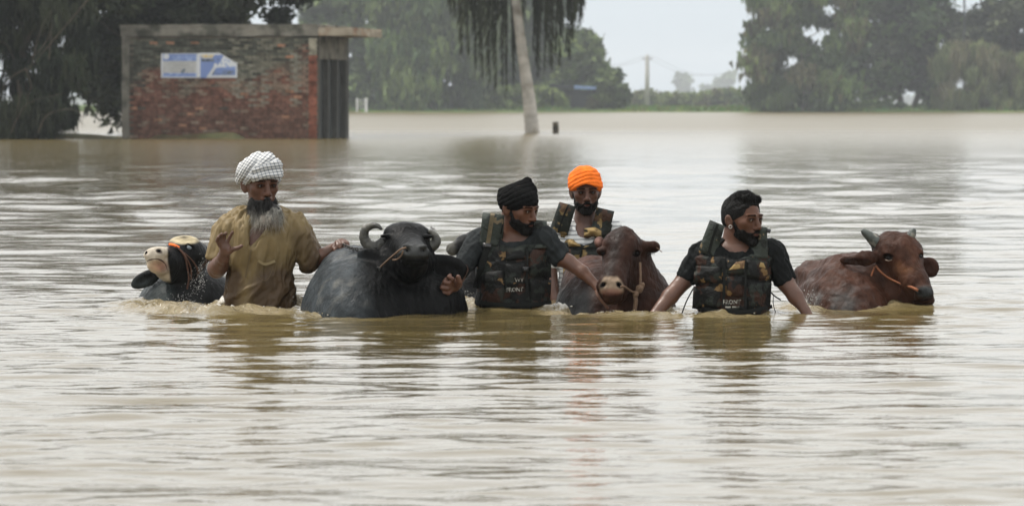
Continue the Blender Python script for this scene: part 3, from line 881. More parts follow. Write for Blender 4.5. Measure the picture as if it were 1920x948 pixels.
def chain_links(name_root, pts, link, r, material, parent):
    """links along a world polyline, each its own mesh object sharing two meshes' data"""
    pts = catmull(pts, 12); seg = np.linalg.norm(np.diff(pts, axis=0), axis=1); S = np.concatenate([[0], np.cumsum(seg)])
    n = max(2, int(S[-1] / link)); proto = None
    for i in range(n):
        t = (i + .5) / n * S[-1]
        p = np.array([np.interp(t, S, pts[:, k]) for k in range(3)])
        p2 = np.array([np.interp(min(t + .01, S[-1]), S, pts[:, k]) for k in range(3)]); p1 = np.array([np.interp(max(t - .01, 0), S, pts[:, k]) for k in range(3)])
        T = (p2 - p1) / max(np.linalg.norm(p2 - p1), 1e-9)
        if proto is None:
            a = np.arange(17) / 16 * 2 * math.pi
            loop = np.stack([np.sign(np.cos(a)) * link * .28 + np.cos(a) * link * .34, np.sin(a) * link * .34, a * 0], 1)
            V, Q = tube_geo(loop, r, 6, cap_ends=False)
            me = bpy.data.meshes.new('link'); me.from_pydata([tuple(v) for v in V], [], Q); me.update()
            me.polygons.foreach_set("use_smooth", np.ones(len(me.polygons), dtype=bool)); me.materials.append(material); proto = me
        o = bpy.data.objects.new('link', proto); col.objects.link(o)
        o.parent = parent
        o.location = Vector(p) - world_loc(parent)
        q = Vector(T).to_track_quat('X', 'Z')
        o.rotation_euler = (q.to_matrix() @ Matrix.Rotation(R(25 if i % 2 else 115), 3, 'X')).to_euler()

def patch_on(name, F, fig, quad, material, parent, off=1.5, nu=8, nv=10, puff=3.0, drop=0.0, jitter=.6):
    """a panel lying on a field: quad of pixels TL, TR, BR, BL; padded like a stuffed cell, with sides"""
    q = np.array(quad, float); W = []; last = -40
    for j in range(nv + 1):
        for i in range(nu + 1):
            u, v = i / nu, j / nv
            p = (1 - v) * ((1 - u) * q[0] + u * q[1]) + v * ((1 - u) * q[3] + u * q[2])
            d = ray_depth(F, fig, p[0], p[1])
            if d is None: d = last
            last = d
            b = (1 - (2 * u - 1) ** 6) * (1 - (2 * v - 1) ** 6)
            b = max(b, 0) ** .5
            W.append((p[0], p[1], d - off - puff * b))
    W = np.array(W)
    # smooth the depth so it sits as one sheet
    D = W[:, 2].reshape(nv + 1, nu + 1)
    for _ in range(2):
        P_ = np.pad(D, 1, mode='edge'); D = (P_[:-2, 1:-1] + P_[2:, 1:-1] + P_[1:-1, :-2] + P_[1:-1, 2:] + 2 * D) / 6
    n3 = fbm(np.stack([W[:, 0] * .09, W[:, 1] * .09, W[:, 0] * 0 + quad[0][0]], -1), 3).reshape(D.shape)
    D = D + jitter * n3 * 2
    front = np.array([fig.P(a, b, d) for (a, b, _), d in zip(W, D.ravel())])
    back = np.array([fig.P(a, b, d + off + puff + 2) for (a, b, _), d in zip(W, D.ravel())])
    V = np.vstack([front, back]); Q = []; n = nu + 1; m = len(front)
    for j in range(nv):
        for i in range(nu):
            a = j * n + i; Q.append((a, a + n, a + n + 1, a + 1))
    ring = [i for i in range(n)] + [j * n + nu for j in range(1, nv + 1)] + [nv * n + i for i in range(nu - 1, -1, -1)] + [j * n for j in range(nv - 1, 0, -1)]
    for a, b in zip(ring, ring[1:] + ring[:1]): Q.append((a, b, b + m, a + m))
    return mesh_obj(name, V, Q, material, parent)

def line_on(name, F, fig, pts, r, material, parent, sink=.4, n=6):
    """a thin crease or lip line lying in the surface"""
    pp = catmull([(a, b, 0) for a, b in pts], n)[:, :2]; out = []; last = None
    for px, py in pp:
        d = ray_depth(F, fig, px, py)
        if d is None: continue
        out.append(fig.P(px, py, d + sink * r))
    if len(out) < 3: return
    out = np.array(out); k = len(out)
    V, Q = tube_geo(out, fig.r(r) * np.sqrt(np.clip(np.sin(np.linspace(.12, math.pi - .12, k)), .1, 1)), 6)
    return mesh_obj(name, V, Q, material, parent)
def dot_on(name, F, fig, x, y, rx, ry, material, parent, sink=.3, rd=None, roll=0):
    d = ray_depth(F, fig, x, y)
    if d is None: return
    V, Q = sphere_geo(8, 12)
    rd = rd or min(rx, ry)
    W = (V * np.array([rx, rd, ry]) * fig.s) @ rotm((roll, 0, 0)).T
    return mesh_obj(name, fig.P(x, y, d + rd * sink) + W, Q, material, parent)
# ================================================================== land, far and near
m_grass = mat('green_bank', (.105, .160, .050), .95, var=.4, vscale=.6, base2=(.12, .12, .045), m2scale=.25, coord='Object', spec=.1)
m_mudbank = mat('mud_and_weed', (.075, .060, .022), .9, var=.4, vscale=3, bump=.02, bscale=9, base2=(.045, .055, .020), m2scale=2, spec=.2)
def land():
    xs = np.concatenate([[-3500, -1500, -600, -250], np.linspace(-120, 120, 61), [250, 600, 1500, 3500]])
    ys = np.array([436, 440, 444, 452, 470, 520, 700, 1200, 2200, 3550.])
    zs = np.array([-.6, .0, .14, .30, .42, .50, .56, .6, .6, .6])
    V = []; Q = []
    for j, (y, z) in enumerate(zip(ys, zs)):
        for x in xs:
            w = 3.0 * vnoise(np.array([[x * .05, 1.1, 2.0]]))[0] + (14 if x < -14 else 0) * min(1, (-x - 14) / 8 if x < -14 else 0)
            V.append((x, y + (w if j < 5 else 0), z + (.04 * vnoise(np.array([[x * .3, y * .1, 0]]))[0] if 1 < j else 0)))
    n = len(xs)
    for j in range(len(ys) - 1):
        for i in range(n - 1):
            a = j * n + i; Q.append((a, a + 1, a + n + 1, a + n))
    o = mesh_obj('grass_bank', V, np.array(Q), m_grass); tag(o, 'low green bank along the far shore', kind='structure')
    # rough grass on the far bank
    rng = np.random.RandomState(3); G = []; n = 16000
    x = rng.uniform(-75, 75, n); y = 445 + rng.rand(n) ** 1.6 * 60
    h = rng.uniform(.12, .42, n) * (1 + .6 * vnoise(np.stack([x * .2, y * .1, x * 0], -1)))
    a = rng.uniform(0, math.pi, n); w = rng.uniform(.10, .30, n)
    base = np.stack([x, y, .12 + np.clip((y - 445) / 60, 0, 1) * .3], -1); dx = np.stack([np.cos(a) * w, np.sin(a) * w, w * 0], -1)
    tip = base + np.stack([rng.normal(0, .08, n), rng.normal(0, .08, n), h], -1)
    V = np.stack([base - dx, base + dx, tip + dx * .4, tip - dx * .4], 1).reshape(-1, 3)
    Q = np.arange(4 * n).reshape(-1, 4)
    c = np.repeat(np.stack([rng.uniform(.09, .17, n), rng.uniform(.15, .23, n), rng.uniform(.045, .07, n)], -1), 4, 0)
    o = mesh_obj('bank_grass', V, Q, m_leaf, colr=c, smooth=False); tag(o, 'rough green grass along the far bank', 'grass', kind='stuff')
    # near bank under the left tree and the silted apron of the brick hut
    def mound(name, label, px0, px1, Y, dep, zt, seed, mt):
        X0 = (px0 - 960) / F_PX * Y; X1 = (px1 - 960) / F_PX * Y
        nx, ny = 70, 12; V = []; Q = []
        for j in range(ny + 1):
            for i in range(nx + 1):
                u, v = i / nx, j / ny
                e = min(1, 6 * u, 6 * (1 - u)) ** .6 * math.sin(math.pi * v) ** .6
                X = X0 + (X1 - X0) * u; YY = Y + dep * (v - .15) + .3 * vnoise(np.array([[X * .8, 3.1, seed]]))[0]
                V.append((X, YY, -.12 + (zt + .12) * e * (1 + .35 * vnoise(np.array([[X * 1.3, YY * 1.3, seed]]))[0])))
        for j in range(ny):
            for i in range(nx):
                a = j * (nx + 1) + i; Q.append((a, a + 1, a + nx + 2, a + nx + 1))
        o = mesh_obj(name, V, np.array(Q), mt); tag(o, label, kind='structure')
    mound('mud_bank', 'dark grassy strip of bank under the large left tree', -420, 236, 107.5, 7, .10, 1.0, m_mudbank)
    mound('silt_mound', 'low mound of silt and weed against the foot of the brick wall', 268, 470, 107.0, 2.0, .13, 2.0, mat('silty_mud', (.060, .045, .020), .9, var=.4, vscale=3, base2=(.045, .048, .020), m2scale=2.5, spec=.2))

m_leaf = mat('leaves', attr=True, rough=.75, spec=.15)
m_bark = mat('tree_bark', (.085, .070, .052), .9, var=.35, vscale=3, bump=.02, bscale=12, spec=.1)
m_bark_pale = mat('pale_bark', (.30, .28, .24), .9, var=.25, vscale=2, bump=.01, bscale=9, spec=.1)

def in_poly(x, y, P):
    P = np.array(P, float); n = len(P); ins = np.zeros(len(x), bool); j = n - 1
    for i in range(n):
        xi, yi, xj, yj = *P[i], *P[j]
        c = ((yi > y) != (yj > y)) & (x < (xj - xi) * (y - yi) / (yj - yi + 1e-12) + xi)
        ins ^= c; j = i
    return ins

def leaf_cloud(poly, Y, dep, ncl, rcl, nleaf, size, aspect, cols, seed, droop=0.0, edge=1.0):
    rng = np.random.RandomState(seed); P = np.array(poly, float)
    if nleaf > 2000: ncl = int(ncl * 2.0); nleaf = int(nleaf * 2.7); size *= 1.12
    cx = []; 
    while len(cx) < ncl:
        q = rng.uniform(P.min(0), P.max(0), (ncl * 4, 2)); k = in_poly(q[:, 0], q[:, 1], P); cx += list(q[k])
    C = np.array(cx[:ncl]); cd = rng.uniform(-dep, dep, ncl); cr = rcl * rng.uniform(.55, 1.35, ncl)
    shade = rng.uniform(.68, 1.4, ncl); warm = rng.rand(ncl)
    k = rng.randint(0, ncl, nleaf)
    g = np.clip(rng.normal(size=(nleaf, 3)) * .52, -1.6, 1.6)
    s = Y / F_PX
    px = C[k, 0] + g[:, 0] * cr[k]; py = C[k, 1] + g[:, 1] * cr[k] * .8 + droop * rcl * rng.rand(nleaf) ** 2
    pos = np.stack([(px - 960) * s, Y + cd[k] + g[:, 2] * cr[k] * s * 1.3, EYE - (py - HZ) * s], -1)
    if droop > 0:
        ax = np.stack([rng.normal(0, .28, nleaf), rng.normal(0, .28, nleaf), -np.ones(nleaf)], -1)
    else: ax = rng.normal(size=(nleaf, 3)) * np.array([1, 1, .7])
    ax /= np.linalg.norm(ax, axis=1, keepdims=True)
    sd = np.cross(ax, rng.normal(size=(nleaf, 3))); sd /= np.linalg.norm(sd, axis=1, keepdims=True)
    L_ = size * rng.uniform(.6, 1.4, nleaf)[:, None]; W_ = L_ * aspect
    V = np.stack([pos - ax * L_ * .5 - sd * W_ * .5, pos - ax * L_ * .3 + sd * W_ * .5, pos + ax * L_ * .6], 1).reshape(-1, 3)
    Q = np.arange(3 * nleaf).reshape(-1, 3)
    cols = np.array(cols); ci = np.clip((warm[k] * len(cols) + rng.normal(0, .5, nleaf)).astype(int), 0, len(cols) - 1)
    c = cols[ci] * (shade[k] * rng.uniform(.75, 1.25, nleaf))[:, None]
    return V, Q, np.repeat(c, 3, 0), C, cd

def tree(name, label, poly, Y, dep, ncl, rcl, nleaf, size, aspect, cols, seed, trunk=None, bark=None, droop=0.0, group=None, cat='tree', limbs=10, zbase=.1):
    s = Y / F_PX
    bx = trunk[0][0] if trunk else np.mean([p[0] for p in poly])
    by = trunk[0][1] if trunk else 200
    loc = WP(bx, by, Y); root = empty(name, loc, label, cat, group)
    V, Q, c, C, cd = leaf_cloud(poly, Y, dep, ncl, rcl, nleaf, size, aspect, cols, seed, droop)
    ok = np.repeat(V.reshape(-1, 3, 3)[:, :, 2].min(1) > -.05, 3)
    Vk = V[ok]; ck = c[ok]
    mesh_obj('crown', Vk, np.arange(len(Vk)).reshape(-1, 3), m_leaf, root, colr=ck, smooth=False)
    if trunk:
        pts = catmull([WP(a, b, Y + (d if len(t) > 3 else 0)) for t in trunk for a, b, w, *dd in [t] for d in [dd[0] if dd else 0]], 5)
        rr = catmull([(t[2] / 2 * s, 0, 0) for t in trunk], 5)[:, 0]
        G = [tube_geo(pts, rr, 9)]
        mesh_obj('trunk', G[0][0], G[0][1], bark or m_bark, root)
        rng = np.random.RandomState(seed + 1); G = []
        for i in range(limbs):
            a = pts[rng.randint(int(len(pts) * .35), len(pts))]
            j = rng.randint(len(C)); e = np.array([(C[j][0] - 960) * s, Y + cd[j], EYE - (C[j][1] - HZ) * s])
            if e[2] < a[2] - 1: continue
            m_ = (a + e) / 2 + rng.normal(size=3) * np.linalg.norm(e - a) * .10 + np.array([0, 0, .08 * np.linalg.norm(e - a)])
            r0 = rr.min() * rng.uniform(.45, .8)
            G.append(tube_geo(catmull([a, m_, e], 5), np.linspace(r0, r0 * .15, 11), 5))
        if G:
            V2, Q2 = join_geo(G); mesh_obj('limbs', V2, Q2, bark or m_bark, root)
    return root

DK = [(.013, .019, .011), (.021, .029, .015), (.032, .038, .020)]
MD = [(.050, .080, .032), (.078, .115, .040), (.110, .148, .050)]
LT = [(.080, .118, .040), (.115, .150, .050), (.150, .175, .068)]
BR = [(.075, .072, .035), (.085, .085, .045), (.055, .065, .032)]

def trees():
    r = tree('overhanging_tree', 'large dark drooping tree with thin pale branches on the near bank left of the hut',
         [(-240, -160), (150, -160), (172, -60), (165, 60), (152, 150), (120, 205), (60, 200), (-60, 205), (-200, 190), (-240, 60)],
         108.5, 2.0, 105, 22, 21000, .32, .20, DK, 31, trunk=[(40, 262, 26), (46, 200, 22), (38, 120, 20), (60, 20, 18), (70, -60, 14), (76, -130, 8)], droop=.9, limbs=34)
    # pale bare boughs that hang forward of the leaves
    G = []
    for a in ([(165, 0), (62, 120), (48, 135)], [(48, 128), (58, 160), (54, 175), (50, 195)], [(48, 130), (28, 140), (8, 160), (0, 190)], [(60, 118), (75, 60), (95, 20)],
              [(34, 150), (36, 190), (30, 215)], [(60, 110), (80, 88), (95, 60), (96, 20)], [(92, 112), (95, 80), (96, 60)], [(20, 250), (36, 215), (60, 190), (120, 175)], [(70, 250), (90, 215), (130, 205), (152, 215), (154, 240)]):
        P = catmull([WP(x, y, 105.2) for x, y in a], 6); G.append(tube_geo(P, np.linspace(.013, .004, len(P)), 5))
    V, Q = join_geo(G); mesh_obj('bare_boughs', V, Q, m_bark, r)
    # the scrubby skirt with long leaves at the foot
    V, Q, c, _, _ = leaf_cloud([(-60, 262), (-60, 215), (20, 200), (70, 185), (130, 200), (118, 228), (84, 258)], 107.4, 1.2, 40, 16, 4200, .34, .13, DK, 33, .8)
    mesh_obj('low_leaves', V, Q, m_leaf, r, colr=c, smooth=False)
    V, Q, c, _, _ = leaf_cloud([(78, 230), (80, 196), (128, 190), (152, 212), (150, 232), (112, 240)], 106.4, .6, 16, 9, 420, .42, .16, DK, 34, .8)
    mesh_obj('low_leaves', V, Q, m_leaf, r, colr=c, smooth=False)
    tree('shade_tree', 'very dark spreading tree rising behind the brick hut',
         [(95, -200), (650, -210), (625, -40), (600, 30), (560, 62), (250, 66), (238, 150), (232, 190), (215, 215), (198, 196), (160, 200), (142, 120), (110, 0)],
         121, 3.0, 120, 27, 26000, .26, .5, DK, 41, trunk=[(330, 258, 40), (335, 160, 36), (360, 40, 32), (370, -60, 24), (380, -150, 12)], limbs=22)
    tree('shore_tree', 'bluish dark tree on the far shore just past the hut\'s canopy',
         [(560, -150), (780, -190), (748, 20), (716, 70), (724, 120), (712, 196), (590, 202), (575, 60)], 470, 9, 60, 26, 9000, 1.0, .6, MD, 51, trunk=[(668, 205, 14), (664, 120, 12), (670, -20, 8)])
    tree('eucalyptus_tree', 'tall pale green eucalyptus with drooping foliage left of the palm, on the far shore',
         [(690, -210), (905, -230), (898, -20), (925, 70), (915, 150), (900, 186), (870, 205), (735, 205), (726, 150), (700, 110), (722, 40)], 452, 7, 75, 29, 13000, .95, .45, LT[:2] + MD, 52,
         trunk=[(806, 207, 8), (808, 150, 7), (800, 60, 6), (812, -60, 4)], bark=m_bark_pale, droop=.9)
    tree('eucalyptus_tree', 'slender eucalyptus standing directly behind the palm trunk on the far shore',
         [(905, 40), (950, -60), (1050, -40), (1060, 60), (1046, 130), (1030, 172), (925, 172), (915, 120)], 480, 6, 34, 20, 4600, .95, .45, MD, 57, trunk=[(985, 205, 7), (985, 120, 6), (990, 20, 4)], bark=m_bark_pale, droop=.6)
    tree('rounded_tree', 'rounded greyish green tree behind the blue-roofed shelter',
         [(1030, 95), (1050, 66), (1080, 60), (1112, 76), (1130, 104), (1138, 140), (1128, 190), (1040, 200), (1028, 150)], 475, 6, 44, 17, 6500, .8, .6, LT[:2] + MD[1:], 53, trunk=[(1085, 205, 8), (1085, 150, 7), (1080, 100, 4)])
    tree('small_tree', 'small round bushy tree right of the blue-roofed shelter',
         [(1122, 160), (1132, 140), (1155, 136), (1170, 150), (1174, 185), (1168, 204), (1124, 204)], 458, 3, 22, 10, 2600, .7, .6, MD, 54, trunk=[(1148, 206, 5), (1148, 180, 4), (1148, 160, 3)])
    tree('tall_shore_tree', 'tall leafy green tree with ragged left edge, tallest on the right shore',
         [(1416, -220), (1600, -240), (1612, -20), (1600, 80), (1598, 140), (1582, 205), (1424, 205), (1406, 168), (1404, 128), (1420, 90), (1410, 30)], 448, 7, 85, 20, 15000, .85, .55, LT[:1] + MD + BR[:1], 55,
         trunk=[(1506, 209, 8), (1508, 160, 7), (1500, 60, 6), (1504, -80, 4)], bark=m_bark_pale, droop=.3)
    tree('broad_shore_tree', 'broad bluish dark tree forking into several stems near the ground on the far shore',
         [(1592, -220), (1770, -230), (1786, -20), (1796, 30), (1786, 66), (1766, 110), (1766, 160), (1740, 178), (1690, 168), (1640, 176), (1604, 150), (1598, 60)], 470, 8, 80, 24, 13000, .95, .6, MD[:2] + DK[2:], 56,
         trunk=[(1690, 206, 14), (1686, 178, 12), (1670, 120, 10), (1660, 20, 6)], limbs=26)
    r = tree('dark_dense_tree', 'dense dark brown-green tree above the reed bed, with a straight sloping edge',
         [(1796, 98), (1806, 62), (1832, 22), (1880, 2), (1960, -16), (2240, -30), (2240, 112), (1930, 110), (1880, 104), (1830, 98)], 462, 7, 90, 20, 12000, .8, .6, DK[1:] + BR[2:], 58,
         trunk=[(1905, 206, 16), (1900, 140, 14), (1900, 60, 8)])
    # second and third stems of the broad tree
    for k, (a, b, c_) in enumerate([((1668, 207), (1660, 180), (1640, 130)), ((1712, 207), (1722, 176), (1740, 130)), ((1655, 208), (1640, 182), (1618, 160))]):
        V, Q = tube_geo(catmull([WP(*a, 470), WP(*b, 470), WP(*c_, 471)], 5), np.linspace(.42, .2, 11), 7)
        mesh_obj('stem', V, Q, m_bark, bpy.data.objects['broad_shore_tree'])
    # ground cover and reeds
    def stuff(name, label, poly, Y, dep, ncl, rcl, n, size, asp, cols, seed, droop=0.0, cat='bushes'):
        V, Q, c, _, _ = leaf_cloud(poly, Y, dep, ncl, rcl, n, size, asp, cols, seed, droop)
        o = mesh_obj(name, V, Q, m_leaf, colr=c, smooth=False); tag(o, label, cat, kind='stuff')
    stuff('reed_bed', 'dense clipped-looking wall of reeds at the right end of the far shore', [(1758, 207), (1760, 118), (1778, 96), (1800, 90), (1850, 96), (1886, 104), (1910, 112), (2240, 112), (2240, 208)], 448, 2.5, 170, 10, 17000, 1.5, .10, [(.115, .140, .060), (.150, .175, .075), (.140, .130, .075)], 61, .6, 'reeds')
    stuff('low_scrub', 'pale green scrub on the far shore either side of the palm trunk', [(906, 206), (915, 172), (950, 162), (1000, 166), (1036, 172), (1058, 190), (1064, 206)], 466, 2.5, 60, 9, 7000, .6, .6, [(.17, .225, .075), (.21, .26, .095), (.14, .19, .06)], 62)
    stuff('low_scrub', 'reddish and green scrub beside the small bushy tree', [(1100, 205), (1108, 186), (1128, 180), (1140, 205)], 456, 3, 14, 8, 1200, .5, .6, BR + LT[:1], 63)
    stuff('low_scrub', 'hazy line of bushes along the horizon beyond the grass', [(1165, 200), (1175, 182), (1215, 178), (1262, 184), (1330, 180), (1350, 174), (1400, 178), (1412, 200)], 640, 8, 60, 9, 5000, .9, .6, LT + BR[:1], 64)
    stuff('low_scrub', 'low weeds under the tall trees of the right shore', [(1410, 208), (1416, 196), (1560, 196), (1640, 190), (1700, 198), (1760, 200), (1760, 208)], 452, 4, 60, 6, 4000, .5, .6, LT[:2] + MD[:1], 65)
    stuff('low_scrub', 'dark scrub at the waterside below the eucalyptus', [(600, 209), (606, 192), (680, 196), (700, 186), (760, 194), (905, 190), (905, 209)], 456, 3, 60, 8, 5000, .6, .6, MD, 66)
    stuff('distant_woods', 'far hazy belt of trees on the horizon', [(-500, 198), (-500, 184), (-200, 180), (0, 186), (300, 182), (700, 186), (1160, 186), (1260, 182), (1310, 186), (1420, 182), (1700, 184), (2300, 178), (2300, 198)], 2700, 60, 320, 7, 14000, 3.4, .7, MD, 67, cat='trees')
    for i, (poly, lab) in enumerate([([(1266, 186), (1270, 148), (1284, 138), (1292, 150), (1292, 186)], 'faint hazy tree on the horizon nearest the utility pole'),
                       ([(1340, 186), (1342, 146), (1350, 132), (1366, 132), (1374, 150), (1372, 186)], 'faint hazy tree standing tallest on the horizon near the tall leafy tree'),
                       ([(1316, 186), (1320, 168), (1330, 164), (1336, 186)], 'smallest of the faint trees on the horizon, between the two taller ones')]):
        tree('distant_tree', lab, poly, 2300, 5, 16, 9, 700, 3.0, .7, MD, 70 + i, trunk=[(np.mean([p[0] for p in poly]), 192, 2.2), (np.mean([p[0] for p in poly]), 170, 2), (np.mean([p[0] for p in poly]), 155, 1)], limbs=3, group='faint trees on the horizon')

def palm():
    Y = YW(250); s = Y / F_PX
    root = empty('palm_tree', WP(998, 250, Y), 'leaning palm with pale trunk and dark hanging fronds, standing in the flood', 'palm tree')
    ctr = [(1000, 262, 15), (997, 240, 13.5), (994, 205, 12.5), (990, 170, 11.5), (984, 130, 10.5), (977, 80, 9.5), (968, 10, 8.5), (958, -60, 8.0), (950, -125, 8)]
    pts = catmull([WP(a, b, Y) for a, b, w in ctr], 10); rr = catmull([(w * s, 0, 0) for a, b, w in ctr], 10)[:, 0]
    rr = rr * (1 + .035 * np.sin(np.arange(len(rr)) * 1.9))
    V, Q = tube_geo(pts, rr, 14)
    mp = mat('pale_palm_bark', (.46, .43, .38), .9, var=.25, vscale=2.5, bump=.03, bscale=6, bstretch=(.5, .5, 3), base2=(.18, .16, .12), m2scale=1.5, m2pos=(.5, .7), spec=.1)
    mesh_obj('trunk', V, Q, mp, root)
    rng = np.random.RandomState(77); top = WP(952, -120, Y)
    m_fr = mat('dry_hanging_frond', attr=True, rough=.85, spec=.08)
    # (angle round the trunk, outward reach m, hanging length m)
    specs = []
    ends = [(872, 40), (868, 70), (880, 95), (893, 118), (905, 135), (918, 150), (930, 158), (942, 150), (950, 165), (962, 140), (900, 100), (925, 110), (1008, 140), (1020, 128), (1030, 110), (1040, 100), (1048, 118), (1060, 95), (1070, 60), (1076, 30),
            (890, 30), (910, 60), (950, 80), (1000, 90), (1025, 70), (1050, 50), (1012, 40), (935, 40), (885, 5), (860, -20), (1065, 0), (1085, 40), (845, 15), (1078, 20), (980, 30), (1000, 10), (960, 100), (1033, 125), (915, 125), (902, 80), (855, 30), (876, 20), (866, 95), (888, 60), (1072, 70), (1082, 5), (1090, 25), (1066, 105), (930, 70), (1043, 30), (1020, 60), (905, 50), (1005, 118), (970, 60)]
    for i, (ex, ey) in enumerate(ends):
        dd = rng.uniform(-1.0, 1.0) * (1.3 if i % 2 else -1.3)
        if 940 < ex < 1015: dd = abs(dd) + .5
        e = WP(ex, ey, Y) + np.array([0, dd, 0])
        out = e - top; h = np.array([out[0], out[1], 0])
        P = catmull([top, top + h * .45 + np.array([0, 0, .9]), top + h * .9 + np.array([0, 0, -.2 + out[2] * .12]), top + h * 1.03 + np.array([0, 0, out[2] * .55]), e], 7)
        G = [tube_geo(P, np.linspace(.035, .008, len(P)), 4)]
        V0, Q0 = G[0]; VV = [V0]; QQ = [tuple(q) for q in Q0]; off = len(V0)
        for j in range(4, len(P)):
            for k in range(13 if j < 14 else 8):
                a = rng.uniform(0, 6.28); L_ = rng.uniform(.30, .95) * (1.15 - .75 * j / len(P)); 
                p = P[j] + (P[j - 1] - P[j]) * rng.rand()
                tip = p + np.array([(math.cos(a) * .26 + np.sign(e[0] - top[0]) * .12) * (1.1 - .8 * j / len(P)), math.sin(a) * .16, -L_ * .9]); w = np.array([math.sin(a), -math.cos(a), 0]) * .055 * (1.15 - .85 * j / len(P))
                VV.append(np.array([p - w, p + w, tip + w * .3, tip - w * .3])); QQ.append((off, off + 1, off + 2, off + 3)); off += 4
        V = np.concatenate(VV); c = np.tile(np.array([.030, .034, .018]) * rng.uniform(.6, 1.5), (len(V), 1))
        mesh_obj('frond', V, QQ, m_fr, root, colr=c, smooth=False)
    for i in range(26):            # the live crown above
        a = i / 26 * 6.283; L_ = rng.uniform(2.4, 3.4); el = rng.uniform(.1, 1.2)
        d = np.array([math.cos(a) * math.cos(el), math.sin(a) * math.cos(el), math.sin(el)])
        e = top + d * L_ + np.array([0, 0, -.9 * math.cos(el)])
        P = catmull([top, top + d * L_ * .5 + np.array([0, 0, .25]), e], 8)
        V0, Q0 = tube_geo(P, np.linspace(.04, .01, len(P)), 4); VV = [V0]; QQ = [tuple(q) for q in Q0]; off = len(V0)
        for j in range(3, len(P)):
            T = P[j] - P[j - 1]; T /= np.linalg.norm(T); S = np.cross(T, [0, 0, 1]); S /= max(np.linalg.norm(S), 1e-6)
            for sg in (-1, 1):
                for t in (0, .5):
                    p = P[j] + (P[j - 1] - P[j]) * t; tip = p + S * sg * .55 + T * .25 + np.array([0, 0, -.18]); w = T * .025
                    VV.append(np.array([p - w, p + w, tip + w * .3, tip - w * .3])); QQ.append((off, off + 1, off + 2, off + 3)); off += 4
        V = np.concatenate(VV); c = np.tile(np.array([.045, .065, .025]) * rng.uniform(.7, 1.3), (len(V), 1))
        mesh_obj('frond', V, QQ, m_fr, root, colr=c, smooth=False)
    # stump in the water
    P = [WP(1042, 262, Y), WP(1042, 245, Y), WP(1041.5, 229, Y)]
    V, Q = tube_geo(catmull(P, 4), np.array([6.4, 6.4, 6.2, 6, 6, 6, 5.9, 5.8, 5.2]) * s, 12)
    V = V + .012 * fbm(V * 8, 3)[:, None]
    o = mesh_obj('post', V, Q, mat('wet_dark_wood', (.030, .026, .018), .8, var=.4, vscale=9, bump=.02, bscale=30, base2=(.16, .13, .08), m2scale=7)); tag(o, 'short dark wooden post sticking out of the water beside the palm', 'post')

